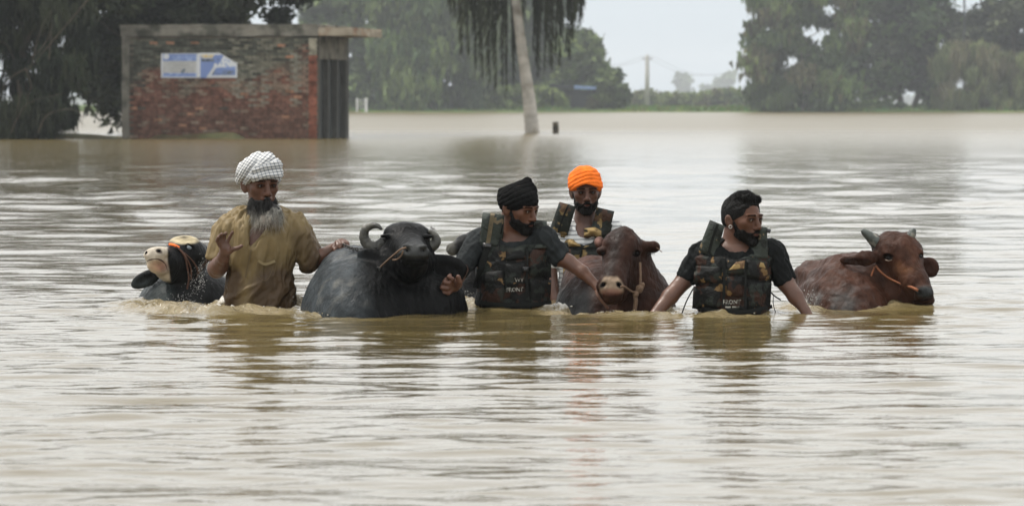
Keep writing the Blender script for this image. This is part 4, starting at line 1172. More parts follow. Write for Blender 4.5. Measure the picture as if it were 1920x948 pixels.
# ================================================================== the brick hut
def hut():
    Yc = 108.6; X0 = (230 - 960) / F_PX * Yc; th = R(-10); S = F_PX / Yc
    cx, sx = math.cos(th), math.sin(th)
    def W(x, y, z): return np.array([X0 + x * cx - y * sx, Yc + x * sx + y * cx, z])
    root = empty('brick_hut', W(0, 0, -.3), 'derelict flooded brick hut with a concrete roof slab and canopy over dark doorways', 'hut')
    Lf, Dp, Zt = 5.50, 4.0, 2.80
    def bx(name, lo, hi, m, par=root, jitter=0, smooth=False):
        V, Q = box_geo(lo, hi)
        bm_V = np.array([W(*v) for v in V])
        return mesh_obj(name, bm_V, Q, m, par, smooth=smooth)
    m_conc = mat('stained_concrete', (.18, .168, .14), .9, var=.35, vscale=2.2, bump=.02, bscale=9, base2=(.075, .075, .06), m2scale=1.8, m2pos=(.5, .62), spec=.1)
    m_mort = mat('old_mortar', (.12, .10, .078), .95, var=.35, vscale=3, bump=.01, bscale=30, base2=(.055, .055, .045), m2scale=1.6, spec=.1)
    m_int = mat('dark_plaster', (.05, .05, .045), .9, var=.3, vscale=2)
    # wall cores
    bx('wall', (.19, .012, -.5), (Lf - .012, .20, Zt), m_mort)
    bx('wall', (0, .01, -.5), (.188, Dp, Zt - .004), m_int)
    bx('wall', (.19, Dp - .2, -.5), (Lf - .01, Dp, Zt - .003), m_int)
    # brick faces
    m_b = bpy.data.materials.new('weathered_brick'); m_b.use_nodes = True
    nt = m_b.node_tree; b = nt.nodes['Principled BSDF']; lk = nt.links; b.inputs['Roughness'].default_value = .92; b.inputs['Specular IOR Level'].default_value = .12
    oi = nt.nodes.new('ShaderNodeObjectInfo'); g = nt.nodes.new('ShaderNodeNewGeometry')
    n = nt.nodes.new('ShaderNodeTexNoise'); n.inputs['Scale'].default_value = 7; n.inputs['Detail'].default_value = 6; lk.new(g.outputs['Position'], n.inputs['Vector'])
    mr = nt.nodes.new('ShaderNodeMapRange'); mr.inputs['From Min'].default_value = .3; mr.inputs['From Max'].default_value = .7; mr.inputs['To Min'].default_value = .55; mr.inputs['To Max'].default_value = 1.45; lk.new(n.outputs['Fac'], mr.inputs['Value'])
    sc = nt.nodes.new('ShaderNodeVectorMath'); sc.operation = 'SCALE'; lk.new(oi.outputs['Color'], sc.inputs[0]); lk.new(mr.outputs[0], sc.inputs['Scale']); lk.new(sc.outputs[0], b.inputs['Base Color'])
    m_b2 = m_b.copy(); m_b2.name = 'weathered_brick_field'; nt2 = m_b2.node_tree
    at = nt2.nodes.new('ShaderNodeAttribute'); at.attribute_name = 'Col'
    for l in list(nt2.links):
        if l.from_node.type == 'OBJECT_INFO': to = l.to_socket; nt2.links.remove(l); nt2.links.new(at.outputs['Color'], to)
    rng = np.random.RandomState(9)
    def bcol(x, z):
        px = 230 + x * S; py = 260 - z * S
        n1 = float(fbm(np.array([[x * 1.1, z * 1.6, 1.0]]), 4)[0]); n2 = float(fbm(np.array([[x * 3.5, z * 5, 7.0]]), 3)[0]); r = rng.rand()
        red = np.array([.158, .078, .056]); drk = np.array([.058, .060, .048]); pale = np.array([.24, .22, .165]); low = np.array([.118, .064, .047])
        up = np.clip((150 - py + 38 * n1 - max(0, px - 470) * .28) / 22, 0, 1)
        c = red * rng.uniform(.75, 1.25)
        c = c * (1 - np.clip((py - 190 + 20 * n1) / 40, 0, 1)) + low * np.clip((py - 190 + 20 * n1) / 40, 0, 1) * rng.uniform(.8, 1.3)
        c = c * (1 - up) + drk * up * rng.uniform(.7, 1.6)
        pz = np.exp(-((py - 155) / 16) ** 2) * .4 + (.35 if px > 440 and py < 175 else 0) + (.22 if py < 80 else 0)
        if r < pz + .10 + .3 * n2 * (py < 190): c = c * .6 + pale * .40 * rng.uniform(.75, 1.2)
        for dx, y0, y1 in ((452, 110, 190), (478, 120, 205), (505, 120, 200), (565, 100, 200)):
            if abs(px - dx - 3 * n2) < 5.5 and y0 < py < y1: c = c * .3 + np.array([.20, .195, .155]) * .7
        if rng.rand() < .04: c = np.array([.30, .16, .10])
        return c
    bw, bh, gp = .232, .078, .012
    holes = [(262, 163), (412, 162), (268, 205), (420, 204), (574, 162)]
    protos = []
    for k in range(5):
        V, Q = box_geo((-bw / 2 + gp / 2, -.02, -bh / 2 + gp / 2), (bw / 2 - gp / 2, .05, bh / 2 - gp / 2))
        V = V + np.random.RandomState(k).normal(0, .0035, V.shape)
        me = bpy.data.meshes.new('brick'); me.from_pydata([tuple(v) for v in V], [], Q); me.update(); me.materials.append(m_b); protos.append((me, V, Q))
    allb = []
    nc = int((Zt + .3) / bh)
    for j in range(nc):
        z = -.3 + (j + .5) * bh; off = (j % 2) * bw / 2
        x = .19 + bw / 2 - off
        while x < Lf - .30:
            if x > .19 + bw * .25: allb.append((x, z, 0.0))
            x += bw
        allb.append((Lf - .145 if j % 2 else Lf - .125, z, -.025))       # the corner pier stands a little proud
    keep = []
    for x, z, pr in allb:
        px = 230 + x * S; py = 260 - z * S
        if any(abs(px - a) < 6.5 and abs(py - b_) < 3 for a, b_ in holes): continue
        keep.append((x, z, pr))
    vis = sorted([k for k in keep if k[1] > .0], key=lambda k: -k[0])
    single = set(id(k) for k in vis[:300])
    VV = []; QQ = []; CC = []; o_ = 0
    bwall = empty('brick_facing', W(0, 0, 0)); bwall.parent = root; bwall.location = Vector(W(0, 0, 0)) - Vector(root.location)
    for k in keep:
        x, z, pr = k; me, V, Q = protos[rng.randint(5)]
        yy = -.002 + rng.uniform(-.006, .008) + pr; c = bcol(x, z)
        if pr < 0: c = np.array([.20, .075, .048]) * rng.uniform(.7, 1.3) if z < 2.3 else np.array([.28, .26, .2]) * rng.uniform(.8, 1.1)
        if id(k) in single:
            o = bpy.data.objects.new('brick', me); col.objects.link(o); o.parent = bwall
            o.location = Vector(W(x, yy, z)) - Vector(W(0, 0, 0)); o.rotation_euler = (rng.normal(0, .01), rng.normal(0, .012), th + rng.normal(0, .008)); o.color = (*c, 1)
        else:
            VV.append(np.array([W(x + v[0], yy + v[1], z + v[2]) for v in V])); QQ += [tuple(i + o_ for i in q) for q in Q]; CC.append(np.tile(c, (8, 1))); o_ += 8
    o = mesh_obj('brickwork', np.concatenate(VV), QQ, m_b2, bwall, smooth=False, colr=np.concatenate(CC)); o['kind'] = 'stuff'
    # plaster column, roof band, canopy, side posts
    def rough_box(name, lo, hi, n, amp, m, par=root):
        bm = bpy.data.meshes.new(name)
        V, Q = box_geo(lo, hi)
        import bmesh
        b_ = bmesh.new(); vs = [b_.verts.new(W(*v)) for v in V]
        for q in Q: b_.faces.new([vs[i] for i in q])
        bmesh.ops.subdivide_edges(b_, edges=b_.edges[:], cuts=n, use_grid_fill=True)
        P = np.array([v.co[:] for v in b_.verts]); d = np.stack([fbm(P * 4 + t, 3) for t in (0, 9, 17)], -1) * amp
        for v, dd in zip(b_.verts, d): v.co += Vector(dd)
        P = np.array([v.co[:] for v in b_.verts]); b_.verts.index_update(); Fq = [[v.index for v in f_.verts] for f_ in b_.faces]; b_.free()
        bpy.data.meshes.remove(bm)
        return mesh_obj(name, P, Fq, m, par, smooth=False)
    rough_box('corner_column', (-.012, -.05, -.5), (.20, .30, Zt), 8, .012, m_conc)
    rough_box('roof_slab', (-.05, -.06, Zt + .004), (Lf + .02, Dp + .05, Zt + .32), 14, .022, m_conc)
    m_can = mat('pale_rusty_canopy', (.30, .26, .20), .9, var=.3, vscale=2.5, bump=.02, bscale=9, base2=(.20, .10, .05), m2scale=2, m2pos=(.5, .65), spec=.1)
    rough_box('canopy', (Lf + .024, -.04, Zt + .02), (Lf + .95, Dp, Zt + .23), 9, .02, m_can)
    bx('lintel', (Lf - .22, .21, 2.18), (Lf - .006, Dp - .21, Zt - .006), m_conc)
    m_post = mat('grimy_concrete_post', (.060, .060, .052), .9, var=.3, vscale=3)
    for y in (.21, 1.32, 2.45, 3.6): bx('door_post', (Lf - .20, y, -.5), (Lf - .004, y + .09, 2.178), m_post)
    for y in (.38, 1.49, 2.62): bx('opening_dark_panel', (Lf - .19, y, -.5), (Lf - .15, y + .93, 2.176), mat('opening_dark_fill', (.012, .014, .013), .7, var=.3, vscale=3))  # near-black panels added in the openings, standing in for the unlit interior
    # two posters
    def poster(x0, x1, z0, z1, f, label, cut=None):
        nx, nz = 96, 60; xs = np.linspace(0, 1, nx); zs = np.linspace(0, 1, nz); V = []; C = []
        for v in zs:
            for u in xs:
                zz = v
                if cut is not None:
                    top = 1 - cut(u); zz = v * top
                X = x0 + (x1 - x0) * u
                V.append(W(X, -.036 - .006 * math.sin(u * 9 + v * 4), z0 + (z1 - z0) * zz)); C.append(f(u, zz))
        Q = [(j * nx + i, j * nx + i + 1, (j + 1) * nx + i + 1, (j + 1) * nx + i) for j in range(nz - 1) for i in range(nx - 1)]
        o = mesh_obj('poster', V, np.array(Q), mat('printed_vinyl', attr=True, rough=.6), colr=np.array(C)); tag(o, label, 'poster', 'posters on the brick wall')
        return o
    BL = np.array([.16, .23, .46]); WHT = np.array([.60, .62, .64]); GR = np.array([.38, .38, .37]); PB = np.array([.26, .34, .55]); DKc = np.array([.05, .06, .07])
    def f1(u, v):
        if u < .05 or v < .05 or v > .97: return WHT * .9
        if u > .95: return WHT
        n_ = float(vnoise(np.array([[u * 30, v * 12, 1]]))[0])
        if v > .68:
            if (u - .14) ** 2 / .006 + (v - .87) ** 2 / .012 < 1: return WHT
            return PB if n_ > 0 and u > .3 and v < .9 else BL
        if v < .20: return BL if n_ < .2 else PB
        c = GR * (1.15 + .12 * n_)
        if (v % .12) < .05 and .25 < u < .9 and n_ > -.3: c = GR * .82
        if (u - .6 - .3 * (v - .3)) ** 2 / .003 + (v - .28) ** 2 / .01 < 1: c = DKc * 3
        return c
    def f2(u, v):
        if u < .05 or u > .96: return WHT
        n_ = float(vnoise(np.array([[u * 30, v * 14, 5]]))[0])
        if v > .93 - .0: return WHT
        if v > .78 and u < .42 and ((u - .23) / .19) ** 2 + ((v - .98) / .24) ** 2 < 1: return np.array([.55, .50, .36]) if n_ < .2 else np.array([.62, .45, .18])
        if .66 < v < .76 and .07 < u < .40: return DKc * (1 if n_ > -.1 else 3)
        if .70 < v < .76 and .50 < u < .53: return DKc
        if u > .56 and v > .98 - (u - .56) * 1.25: return WHT
        if ((u - .44) / .05) ** 2 + ((v - .48) / .1) ** 2 < 1: return WHT
        d = (u - .22) - (v - .05) * .42
        if 0 < d < .09 and v < .5: return WHT * .85
        if d >= .09 and v < .40:
            if .12 < v < .28 and n_ > .05: return DKc * 2
            return BL if v > .1 else WHT * .85
        if d >= .09: return WHT if n_ > -.2 and v > .42 else PB
        return BL
    poster(1.10, 2.155, 1.665, 2.335, f1, 'blue and white printed poster with grey text panel, nearest the pale corner column')
    poster(2.160, 3.245, 1.665, 2.345, f2, 'blue and white printed poster with folded upper corner, nearer the dark doorways', cut=lambda u: 0 if u < .55 else min(.38, (u - .55) * .95))

def structures():
    # open shelter with a blue sheet roof
    Y = 456; s = Y / F_PX
    root = empty('open_shelter', WP(1085, 206, Y), 'dark open shelter with a bright blue sheet roof on the far shore', 'shelter')
    m_blue = mat('blue_sheet_roof', (.20, .30, .52), .5, var=.1, vscale=1); m_dk = mat('dark_shelter_wall', (.03, .035, .038), .9, var=.2, vscale=1)
    def slab(name, q, m, thick, par, dy=2.5):
        F0 = [WP(a, b, Y) for a, b in q]; V = [p + np.array([0, -dy / 2, 0]) for p in F0] + [p + np.array([0, dy / 2, 0.0]) for p in F0]
        n = len(q); Q = [tuple(range(n))[::-1], tuple(range(n, 2 * n))] + [(i, (i + 1) % n, n + (i + 1) % n, n + i) for i in range(n)]
        return mesh_obj(name, V, Q, m, par, smooth=False)
    slab('roof', [(1030, 158), (1076, 160), (1076, 167), (1030, 164)], m_dk, .2, root, 4)
    slab('roof', [(1076.3, 160), (1118, 163), (1116, 168), (1076.3, 167)], m_blue, .2, root, 4)
    slab('wall', [(1044, 166), (1112, 171), (1100, 182), (1072, 182)], m_dk, .2, root, 2.6)
    slab('wall', [(1070, 182.2), (1100, 182.2), (1100, 206), (1071, 206)], m_dk, .2, root, 2.2)
    for x in (1036, 1114):
        V, Q = tube_geo([WP(x, 207, Y), WP(x, 167, Y)], .12, 6); mesh_obj('post', V, Q, m_dk, root)
    # white gate by the hut
    Y = 440; root = empty('white_gate', WP(682, 209, Y), 'small white gate and pillars at the waterside, right of the brick hut', 'gate')
    mw = mat('white_paint', (.62, .62, .60), .7, var=.1, vscale=2)
    for x, w in ((668, 3), (684, 5)):
        V, Q = box_geo(WP(x, 210, Y) + np.array([0, -.2, 0]), WP(x + w, 184, Y) + np.array([0, .2, 0])); mesh_obj('pillar', V, Q, mw, root, smooth=False)
    for y in (188, 193, 198, 203):
        V, Q = tube_geo([WP(671, y, Y), WP(684, y, Y)], .04, 5); mesh_obj('rail', V, Q, mw, root)
    # utility poles
    m_pole = mat('grey_concrete_pole', (.30, .29, .27), .9, var=.15, vscale=1)
    def pole(x, y0, y1, Y, r, label, arms=True, m=m_pole):
        root = empty('utility_pole', WP(x, y0, Y), label, 'utility pole')
        V, Q = tube_geo([WP(x, y0, Y), WP(x, y1, Y)], np.array([r, r * .65]), 8); mesh_obj('shaft', V, Q, m, root)
        if arms:
            V, Q = box_geo(WP(x - 9, y1 + 8, Y) + np.array([0, -.08, 0]), WP(x + 9, y1 + 6, Y) + np.array([0, .08, 0])); mesh_obj('crossarm', V, Q, m, root, smooth=False)
            for dx in (-8, 0, 8):
                V, Q = tube_geo([WP(x + dx, y1 + 6, Y), WP(x + dx, y1 + (3 if dx else -2), Y)], .07, 6); mesh_obj('insulator', V, Q, m, root)
        return root
    p = pole(1213.5, 197, 104, 620, .42, 'tall pale utility pole standing alone against the sky')
    G = []
    for dx in (-8, 8):
        G.append(tube_geo(catmull([WP(1213 + dx, 106, 620), WP(1165 + dx, 122, 640), WP(1120, 118, 660), WP(1060, 112, 680)], 6), .02, 4))
        G.append(tube_geo(catmull([WP(1213 + dx, 106, 620), WP(1300 + dx, 140, 640), WP(1400, 134, 660), WP(1480, 128, 680)], 6), .018, 4))
    V, Q = join_geo(G); mesh_obj('wires', V, Q, mat('dull_cable', (.2, .2, .2), .8), p)
    pole(1808, 206, -70, 452, .15, 'thin dark pole rising at the edge of the dense dark tree', False, m_dk)

def haze():
    V, Q = box_geo((-3700, -120, -1.95), (3700, 3700, 46))
    m = bpy.data.materials.new('haze_air'); m.use_nodes = True; nt = m.node_tree
    for n in list(nt.nodes): nt.nodes.remove(n)
    o = nt.nodes.new('ShaderNodeOutputMaterial'); v = nt.nodes.new('ShaderNodeVolumePrincipled')
    v.inputs['Color'].default_value = (.90, .94, .97, 1); v.inputs['Density'].default_value = .00032; v.inputs['Anisotropy'].default_value = .2
    nt.links.new(v.outputs[0], o.inputs['Volume'])
    ob = mesh_obj('haze', V, Q, m, smooth=False); tag(ob, 'thin pale haze in the air', kind='stuff')
land(); trees(); palm(); hut(); structures(); haze()
VOX = 0.0044
# ================================================================== the bearded man in khaki
def man_khaki():
    f = Fig(YW(576)); root = empty('person', f.P(487, 576, 0),
        'grey-bearded man in white checked turban and wet khaki shirt, one hand raised', 'person')
    T = Fld()
    T.add(f.ell((486, 458, 2), 68, 42, 60))
    T.add(f.ell((485, 540, 2), 57, 42, 90), f.r(20))
    T.add(f.cap((433, 431, 6, 22), (548, 424, 6, 24)), f.r(18))
    T.add(f.cap((462, 412, 5, 16), (512, 408, 5, 16)), f.r(20))
    A = Fld()
    hd = Head(f, 489, 345, -8, 98, 22, 4)
    hd.build(A)
    A.add(f.cap((486, 420, 6, 23), (488, 372, 2, 22)), f.r(8))
    body = Fld(); body.add(A); body.add(T, f.r(8))
    # raised right arm
    body.add(f.cap((424, 436, 8, 21), (406, 503, -4, 16)), f.r(6))
    body.add(f.cap((406, 505, -6, 16.5), (411, 497, -30, 16)), f.r(6))
    body.add(f.cap((411, 500, -25, 16), (419, 482, -66, 11.5)), f.r(6))
    hand(f, body, (418, 484, -68), (423, 466, -78),
         [[(412, 459, -84), (407, 451, -90), (409, 445, -98)],
          [(415, 454, -84), (412, 443, -88), (416, 439, -97)],
          [(420, 452, -83), (420, 441, -87), (424, 437, -95)],
          [(426, 454, -82), (431, 444, -84), (436, 435, -87)]],
         [(427, 474, -82), (437, 467, -90), (446, 465, -94), (453, 461, -97)], pr=11, fr=3.5)
    # left arm resting on the buffalo's back
    body.add(f.cap((555, 432, 5, 22), (584, 489, 6, 17)), f.r(6))
    body.add(f.cap((584, 489, 6, 16.5), (622, 470, 0, 12)), f.r(5))
    body.add(f.cap((622, 470, 0, 11), (633, 462, -8, 9.5)), f.r(5))
    hand(f, body, (630, 463, -6), (638, 457, -18),
         [[(646, 452, -24), (652, 456, -34), (653, 463, -38)],
          [(641, 451, -26), (646, 456, -37), (646, 464, -40)],
          [(636, 452, -28), (639, 458, -38), (638, 465, -41)],
          [(631, 454, -28), (633, 460, -36), (631, 466, -38)]],
         [(630, 460, -20), (626, 465, -30), (629, 470, -36)], pr=9, fr=3.6)
    def paint(V):
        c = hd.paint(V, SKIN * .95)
        px, py = to_px(V)
        return c
    b = field_obj('body', body, VOX, m_skin, root, paint)
    hd.eyes(root, R(10))
    # shirt
    S = Fld()
    S.add(Off(T, f.r(6.0)))
    S.add(f.ell((485, 560, 2), 63, 46, 70), f.r(16))
    S.add(f.cap((427, 436, 8, 25.5), (408, 484, -2, 22)), f.r(8))
    S.add(f.cap((553, 430, 5, 26), (584, 487, 6, 23.5)), f.r(9))
    S.inter(Half(f.P(404, 484, 0), np.array([-.22, 0, -.97])) if False else Fld().add(Half(f.P(404, 486, 0), np.array([-.15, 0, -1.]))).add(Half(f.P(430, 480, 0), np.array([-1., 0, .12]))), f.r(2))
    S.inter(Half(f.P(594, 500, 0), np.array([.95, 0, -.3])), f.r(2))
    S.sub(f.ell((489, 396, -6), 24, 38, 26), f.r(3))
    S.sub(f.cap((484, 412, -46, 22), (474, 456, -46, 10)), f.r(2))
    S.sub(Off(A, f.r(1.2)), f.r(1))
    def disp(V, N):
        px, py = to_px(V)
        d = folds(V, (.15, 0, 1), .008, 22, 1.0)
        lowr = np.clip((py - 470) / 90, 0, 1)
        d += folds(V, (.75, .1, .55), .014, 17, 5.0) * lowr
        d += folds(V, (.4, .1, .9), .011, 15, 8.0) * np.clip((px - 540) / 25, 0, 1)
        d += folds(V, (.1, .1, 1), .010, 26, 9.0) * np.clip((470 - py) / 40, 0, 1) * np.clip((490 - px) / 30, 0, 1)
        return np.maximum(d, -.008)
    def cloth(V):
        px, py = to_px(V)
        n = fbm(V * 9 + 4, 4)
        w = np.clip((py - 488 - 26 * n - np.abs(px - 480) * -.28) / 34, 0, 1)           # soaked: dark below the chest and at the sides
        streak = np.clip(1 - np.abs(px - (470 - (py - 500) * .16) + 12 * n) / 20, 0, 1) * np.clip((py - 470) / 40, 0, 1)
        w = np.clip(w - .75 * streak, 0, 1)
        arm = np.clip((px - 540) / 16, 0, 1) * np.clip((py - 428 - 18 * n) / 30, 0, 1) * .65
        w = np.maximum(w, arm)[:, None]
        dry = np.array([.165, .118, .050]); wet = np.array([.058, .034, .014])
        return dry * (1 - w) + wet * w
    sh = field_obj('shirt', S, .005, m_khaki, root, cloth, disp)
    m_seam = mat('dark_khaki_seam', (.10, .068, .028), .8)  # even darker khaki for the pocket seam and lower placket line
    m_kh2 = mat('dry_khaki_cotton', (.205, .155, .072), .7, var=.12, bump=.001, bscale=200)
    # collar, placket and breast pocket
    for q in ([(464, 388), (474, 394), (466, 428), (452, 424)], [(512, 398), (522, 404), (528, 428), (506, 432)]):
        patch_on('collar', S, f, q, m_kh2, sh, off=2.5, nu=5, nv=6, puff=.8)
    strap_on('placket', S, f, [(502, 430), (487, 448), (472, 464)], 6, m_kh2, sh, off=3, n=10)
    strap_on('placket', S, f, [(472, 464), (466, 490), (460, 520)], 3, m_seam, sh, off=2.5, n=10, thick=.3)
    strap_on('pocket_flap', S, f, [(484, 488), (497, 495), (516, 489)], 5, m_kh2, sh, off=3.5, n=12)
    strap_on('pocket_seam', S, f, [(484, 490), (482, 508), (491, 524), (503, 522), (516, 491)], 1.1, m_seam, sh, off=3.2, n=24)
    # turban
    t = Fld()
    t.add(f.ell((489, 319, -6), 41, 47, 33, (-8, 0, 0)))
    t.add(f.ell((466, 330, 14), 24, 34, 26, (-18, 0, 0)), f.r(12))
    t.add(hd.ell((0, -.01, .13), (.40, .47, .16), (0, -8, 0)), f.r(5))
    t.sub(hd.ell((.0, -.50, -.12), (.36, .40, .235)), f.r(2))
    t.inter(Half(hd.T((0, .35, -.20)), hd.M @ np.array([0, -.42, -1.])), f.r(3))
    def tw(V):
        px, py = to_px(V)
        x = (px - 488) / 44; z = (322 - py) / 38
        front = z < .30 + .38 * x + .02          # the lower band crosses the brow
        u1 = (z - .30 * x) * 2.0 + .25 * x * x    # lower wraps
        u2 = (z * .75 - 1.0 * x) * 1.7 + .5 * x * x       # wraps that climb over the crown
        return np.where(front & (x > -.35), u1 + 5.0, u2), x, z
    def tdisp(V, N):
        u, x, z = tw(V)
        fr = u - np.floor(u)
        n = fbm(V * 22, 3)
        return .013 * np.sqrt(np.clip(1 - (2 * fr - 1) ** 2, 0, 1)) - .008 + .0035 * n + .0016 * np.sin(u * 19 + 3 * n)
    def tuv(V):
        u, x, z = tw(V)
        al = np.where(u > 2.9, x * .85 + .25 * z, z * .9 + .5 * x)
        return np.stack([u * .5 * 38, al * 38, u * 0], 1)
    mt = bpy.data.materials.new('checked_turban_cloth'); mt.use_nodes = True
    nt = mt.node_tree; bs = nt.nodes['Principled BSDF']; bs.inputs['Roughness'].default_value = .85; lk = nt.links
    at = nt.nodes.new('ShaderNodeAttribute'); at.attribute_name = 'wuv'
    sp = nt.nodes.new('ShaderNodeSeparateXYZ'); lk.new(at.outputs['Vector'], sp.inputs[0])
    outs = []
    for ax, per, wd in (('X', 5.2, .30), ('Y', 5.6, .26)):
        dv = nt.nodes.new('ShaderNodeMath'); dv.operation = 'DIVIDE'; dv.inputs[1].default_value = per; lk.new(sp.outputs[ax], dv.inputs[0])
        fr = nt.nodes.new('ShaderNodeMath'); fr.operation = 'FRACT'; lk.new(dv.outputs[0], fr.inputs[0])
        lt = nt.nodes.new('ShaderNodeMath'); lt.operation = 'LESS_THAN'; lt.inputs[1].default_value = wd; lk.new(fr.outputs[0], lt.inputs[0]); outs.append(lt)
    ad = nt.nodes.new('ShaderNodeMath'); ad.operation = 'ADD'; lk.new(outs[0].outputs[0], ad.inputs[0]); lk.new(outs[1].outputs[0], ad.inputs[1])
    rp = nt.nodes.new('ShaderNodeValToRGB'); rp.color_ramp.elements[0].color = (.52, .52, .505, 1); rp.color_ramp.elements[1].color = (.12, .13, .15, 1)
    e2 = rp.color_ramp.elements.new(.5); e2.color = (.27, .285, .30, 1)
    hf = nt.nodes.new('ShaderNodeMath'); hf.operation = 'MULTIPLY'; hf.inputs[1].default_value = .5; lk.new(ad.outputs[0], hf.inputs[0])
    lk.new(hf.outputs[0], rp.inputs[0]); lk.new(rp.outputs[0], bs.inputs['Base Color'])
    field_obj('turban', t, .0032, mt, root, None, tdisp, tuv)
    # beard: short at the cheeks, long and grey below
    base = Off(A, f.r(2.2))
    bd = Fld(); bd.add(base)
    reg = Fld(); reg.add(hd.ell((0, -.22, -.40), (.33, .32, .24)))
    reg.sub(hd.ell((0, -.44, -.290), (.085, .16, .034)), 0)
    reg.sub(hd.ell((0, -.55, -.13), (.13, .30, .11)), f.r(1))
    for x in (-1, 1): reg.sub(hd.ell((.16 * x, -.40, -.13), (.14, .30, .17)), f.r(1.5))
    bd.inter(reg, f.r(1))
    bd.add(f.cap((491, 400, -20, 19), (497, 412, -32, 18)), f.r(8))
    bd.add(f.cap((514, 398, -34, 14), (510, 413, -38, 15)), f.r(8))
    bd.add(f.cap((484, 375, -12, 8), (486, 396, -22, 13)), f.r(8))
    def bcol(V):
        px, py = to_px(V); q = hd.inv(V)
        n = fbm(V * 60, 3)
        g = np.clip((py - 388) / 12 + np.clip((np.abs(q[:, 0]) - .17) * 9, -.2, 1.2) + .6 * n, 0, 1)[:, None]
        c = np.array([.010, .009, .008]) * (1 - g) + np.array([.27, .26, .225]) * g
        r = np.clip((py - 402 + 8 * n) / 18, 0, 1)[:, None] * .55
        return c * (1 - r) + np.array([.22, .14, .09]) * r
    st = strand_fn(5200, .055, .0008, lambda P, N, rng: N * .22 + np.array([.04, -.12, -1.0]) + rng.normal(size=P.shape) * .13, 3,
                   sel=lambda V, N: (to_px(V)[1] > 366), curl=.3)
    field_obj('beard', bd, .0034, m_beard_grey, root, bcol, lambda V, N: .004 * fbm(V * np.array([90, 90, 30]), 3), strands=st)
    return root

# ================================================================== life vests
def vest_common(f, T, root, label, cut_top, xl, xr, bottom):
    V = Fld(); V.add(Off(T, f.r(8)))
    V.inter(f.box(((xl + xr) / 2, (cut_top + bottom) / 2, 0), (xr - xl) / 2, 60, (bottom - cut_top) / 2, 10), f.r(6))
    return V

